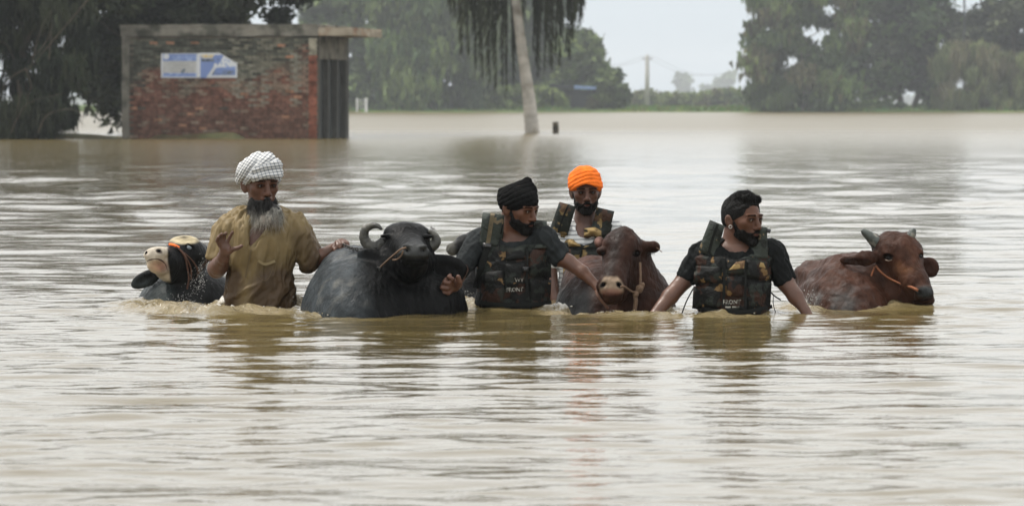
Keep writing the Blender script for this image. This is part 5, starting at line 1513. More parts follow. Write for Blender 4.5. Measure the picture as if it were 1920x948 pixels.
# ================================================================== the soldier in the black turban
def man_black_turban():
    f = Fig(YW(579)); root = empty('person', f.P(962, 579, 0),
        'man in black turban and camouflage life vest wading right of the horned buffalo', 'person')
    T = Fld()
    T.add(f.ell((962, 502, 2), 62, 38, 60))
    T.add(f.ell((960, 570, 2), 60, 38, 70), f.r(20))
    T.add(f.cap((908, 455, 10, 22), (1016, 446, -4, 22)), f.r(18))
    A = Fld()
    hd = Head(f, 973, 390, -14, 90, 47, 10, 0)
    hd.build(A)
    A.add(f.cap((962, 452, 4, 26), (966, 412, -2, 24)), f.r(8))
    A.add(f.cap((955, 440, 8, 18), (958, 405, 10, 18)), f.r(8))
    body = Fld(); body.add(A); body.add(T, f.r(8))
    body.add(f.cap((1022, 450, -5, 20), (1046, 484, -6, 16)), f.r(6))
    body.add(f.cap((1046, 480, -6, 16), (1066, 491, -16, 14)), f.r(6))
    body.add(f.cap((1066, 491, -16, 14), (1092, 510, -32, 12.5)), f.r(5))
    body.add(f.cap((1092, 510, -32, 12.5), (1121, 538, -50, 8)), f.r(5))
    hand(f, body, (1120, 537, -50), (1126, 550, -58),
         [[(1121, 560, -62), (1123, 569, -68), (1130, 573, -74)],
          [(1125, 562, -64), (1128, 572, -70), (1136, 576, -76)],
          [(1130, 561, -66), (1134, 571, -72), (1141, 577, -78)],
          [(1134, 557, -66), (1140, 564, -73), (1146, 570, -78)]],
         [(1132, 545, -64), (1140, 549, -72), (1147, 556, -76)], pr=9.5, fr=3.9)
    body.add(f.cap((899, 455, 6, 20), (868, 497, -18, 15)), f.r(6))
    body.add(f.cap((868, 497, -18, 14), (860, 520, -70, 10.5)), f.r(6)); body.add(f.cap((860, 520, -70, 10.5), (856, 532, -120, 9.5)), f.r(6))
    # fist at the buffalo's ear, knuckles to the viewer
    D0 = -150
    hand(f, body, (856, 532, -120), (851, 536, D0 + 12),
         [[(840, 549, D0 - 8), (832, 548, D0 - 10), (833, 541, D0 - 5)],
          [(838, 540, D0 - 11), (829, 539, D0 - 13), (831, 532, D0 - 8)],
          [(841, 531, D0 - 12), (833, 529, D0 - 14), (836, 523, D0 - 9)],
          [(848, 523, D0 - 10), (841, 519, D0 - 13), (844, 515, D0 - 8)]],
         [(858, 534, D0 - 4), (861, 528, D0 - 11), (859, 519, D0 - 14)], pr=11.5, fr=4.1)
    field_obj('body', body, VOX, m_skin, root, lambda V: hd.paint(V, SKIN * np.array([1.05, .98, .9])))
    hd.eyes(root, R(47))
    # t-shirt
    S = Fld(); S.add(Off(T, f.r(3.5)))
    S.add(f.cap((899, 455, 6, 25), (866, 502, -22, 18)), f.r(8))
    S.add(f.cap((1020, 450, -5, 25), (1050, 481, -7, 20.5)), f.r(8))
    S.inter(Half(f.P(1054, 484, 0), np.array([.78, 0, -.62])), f.r(1.5))
    S.inter(Half(f.P(858, 512, 0), np.array([-.55, 0, -.83])), f.r(1.5))
    S.sub(f.ell((962, 440, -14), 30, 36, 15), f.r(3))
    S.sub(Off(A, f.r(1.0)), f.r(1))
    field_obj('tshirt', S, .0054, m_dark_shirt, root, None,
              lambda V, N: folds(V, (.6, .1, .8), .0045, 26, 2.0) + folds(V, (.5, 0, -.6), .004, 30, 4.0))
    # turban: tall, pointed forward, swept back
    t = Fld()
    t.add(f.cap((984, 359, -4, 22), (958, 374, 10, 24)), 0)
    t.add(f.cap((990, 338, -6, 5), (984, 356, -4, 20)), f.r(9))
    t.add(f.cap((942, 361, 10, 8), (956, 370, 10, 23)), f.r(8))
    t.add(hd.ell((0, .05, .14), (.37, .455, .35)), f.r(8))
    t.inter(Half(hd.T((0, -.42, .13)), hd.M @ np.array([0.0, -.50, -1.])), f.r(2))
    def td(V, N):
        px, py = to_px(V)
        u = (py + (px - 970) * .52) / 9.5 + .6 * fbm(V * 8, 2)
        fr = u - np.floor(u)
        return .0050 * np.sqrt(np.clip(1 - (2 * fr - 1) ** 2, 0, 1)) - .002 + .003 * fbm(V * 35, 3)
    field_obj('turban', t, .0036, m_black_cloth, root, None, td)
    short_beard(f, hd, A, root, 3.0, 9)
    # vest
    vst = vest_common(f, T, root, '', 456, 886, 1037, 582)
    vst.add(f.box((922, 432, -12), 22, 14, 34, 6, (4, 10, 0)), f.r(4))
    vst.add(f.box((1012, 440, -2), 16, 12, 28, 8, (0, 6, 0)), f.r(4))
    vst.sub(f.ell((962, 446, -40), 26, 60, 17), f.r(4))
    vst.sub(Off(A, f.r(2)), f.r(1))
    v = field_obj('life_vest', vst, .0054, m_camo_dark, root, None, lambda V, N: .004 * fbm(V * 24, 3) + folds(V, (.2, 0, 1), .004, 16, 3))
    patch_on('shoulder_pad', vst, f, [(905, 398), (946, 403), (942, 462), (898, 462)], m_camo_pad, v, off=1, nu=8, nv=10, puff=5)
    patch_on('shoulder_pad', vst, f, [(1003, 412), (1025, 414), (1030, 464), (1000, 466)], m_camo_pad, v, off=1, nu=8, nv=10, puff=5)
    strap_on('strap', vst, f, [(924, 399), (919, 430), (914, 462)], 8, m_olive_web, v, off=7, n=14)
    strap_on('strap', vst, f, [(914, 462), (903, 500), (892, 540)], 12, m_strap, v, off=5, n=14)
    strap_on('strap', vst, f, [(943, 420), (938, 445), (936, 470)], 2.5, m_strap, v, off=6, n=14)
    for q in ([(896, 512), (944, 506), (946, 570), (893, 572)], [(990, 466), (1032, 470), (1034, 520), (992, 518)], [(992, 524), (1034, 524), (1031, 576), (994, 578)],
              [(948, 464), (986, 464), (986, 486), (948, 488)], [(948, 494), (986, 492), (986, 540), (948, 542)]):
        patch_on('pocket', vst, f, q, m_camo_dark, v, off=1.5, nu=8, nv=9, puff=5.5)
    strap_on('strap', vst, f, [(988, 450), (989, 500), (986, 560)], 4, m_strap, v, off=6, n=16)
    strap_on('belt', vst, f, [(890, 566), (930, 570), (990, 571), (1034, 566)], 7, m_strap, v, off=7, n=24)
    patch_on('buckle', vst, f, [(905, 455), (922, 456), (921, 464), (905, 464)], m_buckle, v, off=8, nu=3, nv=3, puff=1.5)
    patch_on('buckle', vst, f, [(980, 500), (991, 500), (991, 508), (980, 508)], m_buckle, v, off=8, nu=3, nv=3, puff=1.5)
    dd = -50
    text_on('lettering', 'FRONT', f, 950, 547, 8, lambda x, y: (ray_depth(vst, f, x, y) or -40) - 8, m_letter, v, 1.0, 2, width=31)
    text_on('lettering', 'WY', f, 965, 528, 7, lambda x, y: (ray_depth(vst, f, x, y) or -40) - 8, m_letter, v, 1.0, 0, width=17)
    return root

def short_beard(f, hd, A, root, thick0, seed, low=-.46, width=.30):
    thick = thick0 * .75
    bd = Fld(); bd.add(Off(A, f.r(thick)))
    reg = Fld(); reg.add(hd.ell((0, -.19, low + .12), (width, .34, .225)))
    for x in (-1, 1): reg.add(hd.cap((.275 * x, -.05, -.06), (.235 * x, -.14, -.30), .035, .065), .03 * hd.H)
    reg.add(hd.ell((0, -.42, -.228), (.115, .10, .026)))
    reg.add(hd.ell((0, -.40, -.37), (.08, .12, .06)))
    reg.sub(hd.ell((0, -.44, -.293), (.088, .14, .024)))
    for x in (-1, 1): reg.sub(hd.ell((.13 * x, -.44, -.13), (.115, .34, .135)), .01 * hd.H)
    reg.sub(hd.ell((0, -.5, -.10), (.08, .30, .10)))
    reg.inter(Half(hd.T((0, .03, 0)), hd.M @ np.array([0, 1, 0.])))
    reg.inter(Half(hd.T((0, -.2, -.475)), hd.M @ np.array([0, .75, -1.])), .02 * hd.H)
    bd.inter(reg, f.r(.8))
    st = strand_fn(1600, .009, .0006, lambda P, N, rng: N * .9 + hd.M @ np.array([0, -.2, -.9]) + rng.normal(size=P.shape) * .3, seed)
    return field_obj('beard', bd, .0032, m_hair, root, None, lambda V, N: .0022 * fbm(V * 110, 2), strands=st)

# ================================================================== the man in the orange turban
def man_orange():
    f = Fig(YW(560)); root = empty('person', f.P(1098, 560, 0),
        'man in bright orange turban and camouflage vest over a white shirt, behind the brown cow', 'person')
    T = Fld()
    T.add(f.ell((1098, 475, 2), 52, 34, 52))
    T.add(f.ell((1098, 540, 2), 48, 32, 60), f.r(18))
    T.add(f.cap((1054, 434, 6, 19), (1142, 430, 6, 19)), f.r(16))
    A = Fld()
    hd = Head(f, 1098, 359, -6, 82, 4, 2)
    hd.build(A)
    A.add(f.cap((1096, 430, 4, 22), (1098, 385, 2, 19)), f.r(8))
    body = Fld(); body.add(A); body.add(T, f.r(8))
    body.add(f.cap((1050, 438, 6, 17), (1030, 500, 4, 14)), f.r(6))
    body.add(f.cap((1030, 500, 4, 14), (1040, 560, -20, 10)), f.r(6))
    body.add(f.cap((1148, 434, 6, 17), (1168, 500, 4, 14)), f.r(6))
    body.add(f.cap((1168, 500, 4, 14), (1160, 560, -20, 10)), f.r(6))
    hand(f, body, (1040, 560, -20), (1042, 570, -24), [[(1040 + 4 * i, 580, -26), (1040 + 4 * i, 588, -30)] for i in range(4)], [(1050, 572, -28), (1055, 580, -30)], pr=9, fr=3.4)
    hand(f, body, (1160, 560, -20), (1158, 570, -24), [[(1148 + 4 * i, 580, -26), (1148 + 4 * i, 588, -30)] for i in range(4)], [(1150, 572, -28), (1145, 580, -30)], pr=9, fr=3.4)
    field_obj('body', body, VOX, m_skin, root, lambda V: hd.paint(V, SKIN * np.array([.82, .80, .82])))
    hd.eyes(root, R(0))
    S = Fld(); S.add(Off(T, f.r(3.5)))
    S.add(f.cap((1052, 438, 6, 21), (1034, 490, 4, 18)), f.r(8))
    S.add(f.cap((1146, 434, 6, 21), (1166, 490, 4, 18)), f.r(8))
    S.sub(f.ell((1097, 428, -14), 17, 40, 20), f.r(3))
    S.sub(f.cap((1097, 440, -45, 8), (1096, 456, -45, 2)), f.r(2))
    S.sub(Off(A, f.r(.8)), f.r(1))
    mw = bpy.data.materials.new('white_striped_shirt'); mw.use_nodes = True
    nt = mw.node_tree; bs = nt.nodes['Principled BSDF']; bs.inputs['Roughness'].default_value = .8; lk = nt.links
    g = nt.nodes.new('ShaderNodeNewGeometry'); w = nt.nodes.new('ShaderNodeTexWave'); w.bands_direction = 'Z'; w.inputs['Scale'].default_value = 15; w.inputs['Distortion'].default_value = 1.2
    lk.new(g.outputs['Position'], w.inputs['Vector'])
    rp = nt.nodes.new('ShaderNodeValToRGB'); rp.color_ramp.elements[0].color = (.22, .23, .24, 1); rp.color_ramp.elements[0].position = .08
    rp.color_ramp.elements[1].color = (.62, .63, .62, 1); rp.color_ramp.elements[1].position = .3
    lk.new(w.outputs['Fac'], rp.inputs[0]); lk.new(rp.outputs[0], bs.inputs['Base Color'])
    sh = field_obj('shirt', S, .0054, mw, root, None, lambda V, N: folds(V, (.3, 0, 1), .005, 24, 6.0))
    patch_on('collar', S, f, [(1080, 420), (1088, 424), (1092, 446), (1078, 438)], mat('white_collar', (.6, .6, .58), .8), sh, off=1.5, nu=4, nv=5, puff=.8)
    t = Fld()
    t.add(f.ell((1096, 338, -2), 30.5, 38, 27.5, (-4, 0, 0)))
    t.add(hd.ell((0, .0, .13), (.385, .45, .20), (0, -6, 0)), f.r(6))
    t.sub(hd.ell((0, -.44, -.10), (.315, .36, .29)), f.r(1.5))
    t.inter(Half(hd.T((0, .30, -.08)), hd.M @ np.array([0, -.25, -1.])), f.r(2))
    def td(V, N):
        px, py = to_px(V)
        u = (py - 310 + (px - 1096) * .22 - ((px - 1096) / 26) ** 2 * 5) / 7.5 + .35 * fbm(V * 9, 2)
        fr = u - np.floor(u)
        return .0048 * np.sqrt(np.clip(1 - (2 * fr - 1) ** 2, 0, 1)) - .002 + .002 * fbm(V * 30, 3)
    field_obj('turban', t, .0034, m_orange, root, None, td)
    short_beard(f, hd, A, root, 2.4, 5, low=-.48)
    vst = vest_common(f, T, root, '', 446, 1056, 1144, 562)
    vst.add(f.ell((1111, 437, -34), 19, 12, 12), f.r(4)); vst.add(f.ell((1078, 455, -34), 14, 10, 9), f.r(4))
    vst.add(f.box((1054, 412, -14), 17, 12, 33, 6, (17, 8, 0)), f.r(4))
    vst.add(f.box((1130, 417, -14), 18, 12, 28, 6, (14, 8, 0)), f.r(4))
    vst.sub(f.ell((1094, 446, -40), 20, 60, 13), f.r(4))
    vst.sub(Off(A, f.r(2)), f.r(1))
    v = field_obj('life_vest', vst, .0054, m_camo_light, root, None, lambda V, N: .004 * fbm(V * 24, 3))
    patch_on('shoulder_pad', vst, f, [(1049, 378), (1080, 387), (1064, 442), (1030, 431)], m_camo_light, v, off=1, nu=8, nv=10, puff=5)
    strap_on('strap', vst, f, [(1066, 384), (1054, 412), (1047, 436)], 3.5, m_strap, v, off=7, n=12)
    patch_on('shoulder_pad', vst, f, [(1119, 388), (1152, 396), (1141, 442), (1107, 434)], m_camo_light, v, off=1, nu=6, nv=10, puff=5)
    m_tanp = camo_material('yellow_tan_camouflage', (.26, .18, .075), [((.05, .028, .016), .62, 1.2)], 16, 12.0)
    for q in ([(1096, 428), (1127, 424), (1128, 446), (1094, 448)], [(1064, 448), (1090, 448), (1089, 462), (1066, 462)]): patch_on('pocket', vst, f, q, m_tanp, v, off=1.5, nu=8, nv=9, puff=6)
    for q in ( [(1092, 450), (1126, 450), (1124, 466), (1092, 466)],
              [(1064, 466), (1090, 466), (1088, 486), (1066, 486)], [(1092, 468), (1124, 468), (1122, 490), (1092, 490)]):
        patch_on('pocket', vst, f, q, m_camo_light, v, off=1.5, nu=8, nv=9, puff=4.5)
    strap_on('strap', vst, f, [(1060, 464), (1092, 466), (1130, 466)], 3, m_strap, v, off=6, n=16)
    return root

# ================================================================== the bare-headed soldier
def man_right():
    f = Fig(YW(587)); root = empty('person', f.P(1376, 587, 0),
        'bare-headed man with black hair and beard in camouflage life vest, between two brown cattle', 'person')
    T = Fld()
    T.add(f.ell((1376, 510, 2), 66, 40, 58))
    T.add(f.ell((1376, 575, 2), 60, 40, 70), f.r(20))
    T.add(f.cap((1320, 476, 6, 22), (1442, 472, 6, 22)), f.r(18))
    A = Fld()
    hd = Head(f, 1392, 410, -6, 95, 42, 2)
    hd.build(A)
    A.add(f.cap((1378, 468, 6, 27), (1384, 430, 4, 23)), f.r(8))
    A.add(f.cap((1372, 450, 10, 16), (1376, 418, 10, 15)), f.r(8))
    body = Fld(); body.add(A); body.add(T, f.r(8))
    body.add(f.cap((1312, 480, 6, 20), (1284, 524, 0, 16)), f.r(6))
    body.add(f.cap((1284, 524, 0, 16), (1256, 556, -18, 15)), f.r(6))
    body.add(f.cap((1256, 556, -18, 15), (1222, 596, -44, 9.5)), f.r(6))
    hand(f, body, (1222, 596, -44), (1214, 606, -50), [[(1206 + 4 * i, 618, -52), (1204 + 4 * i, 628, -54)] for i in range(4)], [(1222, 608, -54), (1228, 618, -56)], pr=10, fr=4)
    body.add(f.cap((1452, 478, 6, 20), (1472, 528, 0, 16.5)), f.r(6))
    body.add(f.cap((1472, 528, 0, 16.5), (1492, 556, -18, 14.5)), f.r(6))
    body.add(f.cap((1492, 556, -18, 14.5), (1510, 582, -34, 9)), f.r(6))
    hand(f, body, (1510, 582, -34), (1517, 594, -40), [[(1512 + 4 * i, 606, -42), (1514 + 4 * i, 616, -46)] for i in range(4)], [(1510, 596, -46), (1508, 606, -48)], pr=9.5, fr=4)
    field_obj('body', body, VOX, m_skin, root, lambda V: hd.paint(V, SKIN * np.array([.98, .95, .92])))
    hd.eyes(root, R(44))
    # hair
    h = Fld(); h.add(Off(Fld().add(hd.ell((0, .06, .12), (.325, .41, .375))), f.r(1.6)))
    h.add(hd.cap((-.12, -.22, .43), (.14, -.25, .39), .085, .085), .07 * hd.H)
    h.add(hd.cap((-.12, -.04, .45), (.12, -.04, .45), .10, .10), .08 * hd.H)
    h.sub(hd.ell((0, -.46, .06), (.27, .33, .25)), .03 * hd.H)
    h.inter(Half(hd.T((0, .08, -.11)), hd.M @ np.array([0, -.55, -1.])), .02 * hd.H)
    h.add(hd.ell((0, .20, -.02), (.275, .28, .24)), .03 * hd.H)
    st = strand_fn(2600, .008, .0007, lambda P, N, rng: N * .9 + hd.M @ np.array([.2, -.5, .3]) + rng.normal(size=P.shape) * .4, 11,
                   sel=lambda V, N: (hd.inv(V)[:, 2] > .32) & (hd.inv(V)[:, 1] < .2))
    field_obj('hair', h, .0034, m_hair, root, None, lambda V, N: .0035 * fbm(V * 70, 3) * (hd.inv(V)[:, 2] > .2), strands=st)
    short_beard(f, hd, A, root, 2.6, 8)
    ear = hd.T((-.345, -.015, -.15))
    V, Q = tube_geo([ear + f.r(3.0) * np.array([math.cos(a), -.4, math.sin(a)]) for a in np.linspace(0, 2 * math.pi, 13)], f.r(.55), 6)
    mesh_obj('earring', V, Q, mat('pale_silver', (.6, .58, .55), .3), root)
    S = Fld(); S.add(Off(T, f.r(3.5)))
    S.add(f.cap((1314, 480, 6, 25), (1288, 518, 0, 20)), f.r(8))
    S.add(f.cap((1450, 478, 6, 25), (1470, 522, 0, 21)), f.r(8))
    S.inter(Half(f.P(1281, 522, 0), np.array([-.50, 0, -.86])), f.r(1.5))
    S.inter(Half(f.P(1474, 534, 0), np.array([.35, 0, -.93])), f.r(1.5)) if False else None
    cutb = Fld(); cutb.add(Half(f.P(1470, 531, 0), np.array([.42, 0, -.9]))); cutb.add(Half(f.P(1440, 500, 0), np.array([1., 0, 0])))
    S.inter(cutb, f.r(1.5))
    S.sub(f.ell((1380, 460, -14), 28, 36, 13), f.r(3))
    S.sub(Off(A, f.r(1.0)), f.r(1))
    field_obj('tshirt', S, .0054, m_black_shirt, root, None,
              lambda V, N: folds(V, (.5, .1, .8), .0045, 26, 7.0) + folds(V, (-.5, 0, .6), .004, 30, 3.0))
    vst = vest_common(f, T, root, '', 478, 1298, 1450, 590)
    vst.add(f.box((1334, 450, -12), 18, 13, 36, 6, (17, 8, 0)), f.r(4))
    vst.add(f.box((1422, 456, -14), 20, 12, 33, 7, (3, 8, 0)), f.r(4))
    vst.sub(f.ell((1380, 470, -40), 24, 60, 15), f.r(4))
    vst.sub(Off(A, f.r(2)), f.r(1))
    v = field_obj('life_vest', vst, .0054, m_camo_dark, root, None, lambda V, N: .004 * fbm(V * 24, 3) + folds(V, (.2, 0, 1), .004, 16, 5))
    patch_on('shoulder_pad', vst, f, [(1331, 412), (1359, 423), (1343, 482), (1308, 471)], m_camo_pad, v, off=1, nu=9, nv=10, puff=5)
    patch_on('shoulder_pad', vst, f, [(1418, 423), (1438, 426), (1440, 484), (1402, 484)], m_camo_pad, v, off=1, nu=6, nv=10, puff=5)
    for q in ([(1302, 498), (1352, 500), (1354, 532), (1300, 530)], [(1300, 536), (1354, 536), (1356, 578), (1298, 576)], [(1398, 486), (1440, 490), (1446, 524), (1400, 522)],
              [(1400, 528), (1447, 530), (1444, 580), (1400, 580)], [(1362, 484), (1396, 484), (1396, 514), (1362, 514)], [(1362, 518), (1394, 518), (1394, 556), (1362, 556)]):
        patch_on('pocket', vst, f, q, m_camo_dark, v, off=1.5, nu=8, nv=9, puff=5.5)
    m_tan = camo_material('tan_camouflage_patch', (.30, .21, .09), [((.10, .05, .03), .60, 1.0)], 20, 2.2)
    patch_on('camouflage_patch', vst, f, [(1380, 491), (1397, 488), (1395, 503), (1366, 506)], m_tan, v, off=7, nu=5, nv=5, puff=1)
    patch_on('camouflage_patch', vst, f, [(1426, 491), (1432, 493), (1436, 503), (1423, 500)], m_tan, v, off=7, nu=5, nv=5, puff=1)
    strap_on('strap', vst, f, [(1346, 420), (1336, 448), (1328, 478)], 5, m_strap, v, off=6, n=14)
    strap_on('strap', vst, f, [(1356, 484), (1358, 520), (1356, 575)], 5, m_strap, v, off=6, n=14)
    strap_on('strap', vst, f, [(1398, 484), (1398, 520), (1397, 575)], 4, m_strap, v, off=6, n=14)
    strap_on('belt', vst, f, [(1298, 574), (1340, 582), (1400, 583), (1448, 574)], 7, m_strap, v, off=7, n=24)
    for a, b in (((1300, 540), (1277, 592)), ((1446, 548), (1464, 562)), ((1450, 555), (1454, 585))):
        V, Q = tube_geo(catmull([f.P(*a, -20), f.P((a[0] + b[0]) / 2 - 2, (a[1] + b[1]) / 2, -24), f.P(*b, -22)], 6), f.r(3), 6, flat=.25)
        mesh_obj('strap_tail', V, Q, m_strap, v)
    patch_on('buckle', vst, f, [(1438, 428), (1446, 430), (1444, 437), (1437, 436)], m_buckle, v, off=6, nu=3, nv=3, puff=1.5)
    sf = lambda x, y: (ray_depth(vst, f, x, y) or -40) - 8
    text_on('lettering', 'FRONT', f, 1356, 570, 8.5, sf, m_letter, v, 1.0, 0, width=33)
    for i, (a, b) in enumerate(((1360, 1370), (1373, 1386))):
        strap_on('faded_print', vst, f, [(a, 575), ((a + b) / 2, 575.5), (b, 575)], 3, m_letter, v, off=9, n=6, thick=.2)
    return root
man_khaki(); man_black_turban(); man_orange(); man_right()
# ================================================================== cattle and buffaloes
AV = 0.0068
def hide(name, rough=.42, var=.25, vs=10, coat=0.0, spec=.2):
    return mat(name, attr=True, rough=rough, var=.38, vscale=16, bump=.006, bscale=75, bstretch=(1, 1, .35), spec=spec, rvar=.16, coat=coat, bdetail=6)
m_buff = hide('wet_black_hide', .42, spec=.075)
m_brown = hide('wet_brown_hide', .55, spec=.11)
m_calf = hide('wet_black_and_white_hide', .45, spec=.09)
m_horn_b = mat('ridged_grey_horn', (.030, .030, .025), .5, var=.35, vscale=30, bump=.004, bscale=60, base2=(.075, .072, .058), m2scale=14)
m_horn_p = mat('pale_horn', (.060, .070, .062), .5, var=.3, vscale=40, bump=.002, bscale=60, base2=(.20, .19, .155), m2scale=22, m2pos=(.5, .65))
m_rope = mat('tan_rope', (.15, .092, .056), .85, var=.3, vscale=120, bump=.003, bscale=260)
m_rope_o = mat('orange_brown_rope', (.22, .075, .028), .8, var=.3, vscale=120, bump=.003, bscale=260)
m_rope_br = mat('soaked_brown_strap', (.085, .035, .018), .7, var=.3, vscale=90, bump=.003, bscale=200)
m_rope_org = mat('bright_orange_cord', (.85, .16, .02), .8)
m_wet = mat('wet_nostril', (.004, .004, .004), .25)
m_groove = mat('dark_crease', (.003, .003, .003), .9, spec=.0)
m_eyeb = mat('dark_animal_eye', (.006, .005, .004), .08)
m_eyebl = mat('clouded_blue_eye', (.16, .19, .21), .1)
m_fur = mat('black_wet_hair_fringe', (.006, .006, .006), .6)

def pig(c, px, py, cx, cy, rx, ry, colr, m=1.0, roll=0):
    a = R(roll); dx = px - cx; dy = py - cy; u = dx * math.cos(a) + dy * math.sin(a); v = -dx * math.sin(a) + dy * math.cos(a)
    w = (np.clip(1.6 - ((u / rx) ** 2 + (v / ry) ** 2), 0, 1) * m)[:, None]
    return c * (1 - w) + np.array(colr) * w
def eyeball(f, p, r, material, parent):
    V, Q = sphere_geo(8, 12)
    mesh_obj('eye', f.P(*p) + V * f.r(r), Q, material, parent)
def rope(name, f, pts, r, material, parent, n=6):
    P = catmull([f.P(*p) for p in pts], n)
    V, Q = tube_geo(P, f.r(r), 7)
    return mesh_obj(name, V, Q, material, parent)
def horn(f, pts, material, parent, n=6):
    P = catmull([f.P(*p[:3]) for p in pts], n); Rr = catmull([(p[3], 0, 0) for p in pts], n)[:, 0]
    k = np.arange(len(P)); rad = f.r(1) * Rr * (1 + .045 * np.sin(k * 2.1))
    V, Q = tube_geo(P, rad, 14)
    return mesh_obj('horn', V, Q, material, parent)
def fringe(name, f, n, roots, length, direction, width, parent, seed, material=None):
    """hanging strands from a line of roots given as (px,py,d)"""
    rng = np.random.RandomState(seed); R0 = catmull(roots, 10); G = []
    for _ in range(n):
        p = R0[rng.randint(len(R0))] + rng.normal(size=3) * (1.2, 1.2, 2)
        L_ = length * rng.uniform(.4, 1.2); dx = direction + rng.normal() * .18
        pts = [f.P(p[0] + dx * L_ * t + rng.normal() * .3, p[1] + L_ * t, p[2]) for t in (0, .35, .7, 1)]
        G.append(tube_geo(pts, f.r(1) * width * np.array([1, .9, .6, .15]), 3, cap_ends=False))
    V, Q = join_geo(G)
    return mesh_obj(name, V, Q, material or m_fur, parent)

# ---- the large buffalo
def buffalo():
    f = Fig(YW(586)); root = empty('water_buffalo', f.P(700, 586, 60),
        'large black water buffalo with curled horns and raised nose, touched by the khaki-shirted man', 'water buffalo')
    F = Fld()
    F.add(f.ell((682, 606, 90), 121, 240, 142))
    F.add(f.ell((660, 520, 200), 60, 140, 62, (-20, 0, 0)), f.r(30))
    F.add(f.ell((800, 590, 60), 78, 120, 92), f.r(30))
    F.add(f.cap((752, 500, 20, 46), (752, 640, 40, 62)), f.r(26))           # throat and brisket
    F.add(f.cap((790, 520, 50, 30), (820, 600, 60, 50)), f.r(20))
    # head: forehead, face, muzzle raised towards the viewer
    F.add(f.ell((763, 459, 10), 44, 44, 39), f.r(14))
    F.add(f.ell((748, 436, 14), 24, 26, 16), f.r(16)); F.add(f.ell((780, 437, 14), 24, 26, 16), f.r(16))
    F.add(f.cap((765, 466, -10, 34), (776, 478, -92, 25)), f.r(16))
    F.add(f.cap((764, 496, 0, 38), (775, 496, -70, 25)), f.r(14))           # jaw
    F.add(f.ell((777, 475, -112), 29, 17, 15), f.r(12))                      # nose pad
    F.add(f.ell((777, 492, -106), 26, 15, 8), f.r(6))                        # lips
    F.sub(f.cap((752, 486, -126, 2.2), (803, 486, -126, 2.2)), f.r(3))
    for x, y in ((763, 469), (794, 470)):
        F.sub(f.ell((x, y, -130), 6.5, 12, 5.5, (20 if x < 777 else -20, 0, 0)), f.r(3))
        F.add(f.ell((x, y - 8, -121), 8, 6, 3), f.r(5))
    for x, y, d in ((722, 446, -18), (802, 447, -16)):
        F.add(f.ell((x, y - 4, d), 10, 7, 4), f.r(6))
        F.sub(f.ell((x, y + 2, d - 8), 8, 6, 4), f.r(4))
    # cheeks
    F.add(f.ell((728, 490, -4), 26, 34, 30, (15, 0, 0)), f.r(14)); F.add(f.ell((796, 488, 4), 20, 30, 26), f.r(14))
    # ears
    F.add(f.ell((699, 482, -20), 31, 6, 16, (14, 0, -10)), f.r(6))
    F.add(f.ell((698, 490, -12), 22, 5, 12, (58, 0, 0)), f.r(6))
    F.add(f.ell((838, 497, 18), 42, 7, 19, (12, 0, 12)), f.r(5))
    F.add(f.ell((850, 505, 20), 28, 6, 18, (30, 0, 12)), f.r(5))
    F.sub(f.ell((846, 503, 9), 30, 6, 13, (18, 0, 12)), f.r(2))
    def paint(V):
        px, py = to_px(V); n = fbm(V * 5, 4)
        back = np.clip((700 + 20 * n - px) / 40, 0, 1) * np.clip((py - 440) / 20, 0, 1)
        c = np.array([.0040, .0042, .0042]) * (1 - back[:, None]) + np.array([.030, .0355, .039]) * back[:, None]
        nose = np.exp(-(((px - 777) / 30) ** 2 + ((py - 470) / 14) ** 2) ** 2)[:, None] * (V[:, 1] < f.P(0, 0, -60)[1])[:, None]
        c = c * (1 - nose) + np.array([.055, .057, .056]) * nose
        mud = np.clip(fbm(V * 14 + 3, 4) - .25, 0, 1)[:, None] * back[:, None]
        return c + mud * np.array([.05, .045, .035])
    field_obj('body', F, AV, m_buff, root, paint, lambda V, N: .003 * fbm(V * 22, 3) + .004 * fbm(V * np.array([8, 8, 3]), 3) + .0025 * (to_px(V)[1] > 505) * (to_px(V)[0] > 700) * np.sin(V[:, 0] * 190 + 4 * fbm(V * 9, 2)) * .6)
    horn(f, [(724, 452, 6, 12.5), (708, 463, 10, 12), (692, 460, 10, 11), (683, 446, 10, 9.6), (685, 431, 8, 8), (697, 423, 4, 6.5), (709, 424, -2, 4.6), (716, 430, -6, 2.4)], m_horn_b, root)
    horn(f, [(798, 458, 6, 12), (808, 462, 8, 11.5), (817, 454, 10, 10), (816, 444, 10, 8), (808, 436, 8, 5), (802, 434, 4, 2.5)], m_horn_b, root)
    dot_on('nostril', F, f, 763, 469, 5.5, 4.5, m_groove, root, .55, 4, 20); dot_on('nostril', F, f, 794, 470, 5, 4.2, m_groove, root, .55, 4, -20)
    dot_on('eye', F, f, 722, 448, 4.5, 3.2, m_eyeb, root, .6); dot_on('eye', F, f, 802, 449, 3.6, 3, m_eyeb, root, .6)
    line_on('mouth', F, f, [(750, 493), (760, 489), (777, 488), (794, 489), (804, 493)], 1.0, m_groove, root)
    line_on('eye_fold', F, f, [(712, 446), (722, 441), (731, 446)], 1.2, m_groove, root); line_on('eye_fold', F, f, [(712, 451), (722, 454), (731, 450)], 1, m_groove, root)
    fringe('ear_hair', f, 60, [(674, 482, -16), (690, 496, -18), (704, 504, -18)], 24, .06, .5, root, 3)
    fringe('ear_hair', f, 40, [(800, 430, 0), (812, 428, 0), (806, 424, 0)], 6, .3, .25, root, 4)
    fringe('throat_hair', f, 120, [(715, 540, -28), (750, 548, -34), (790, 540, -20)], 20, 0, .35, root, 5)
    rope('nose_rope', f, [(762, 464, -128), (752, 467, -128), (738, 478, -110), (722, 492, -70), (712, 502, -46)], 1.7, m_rope, root)
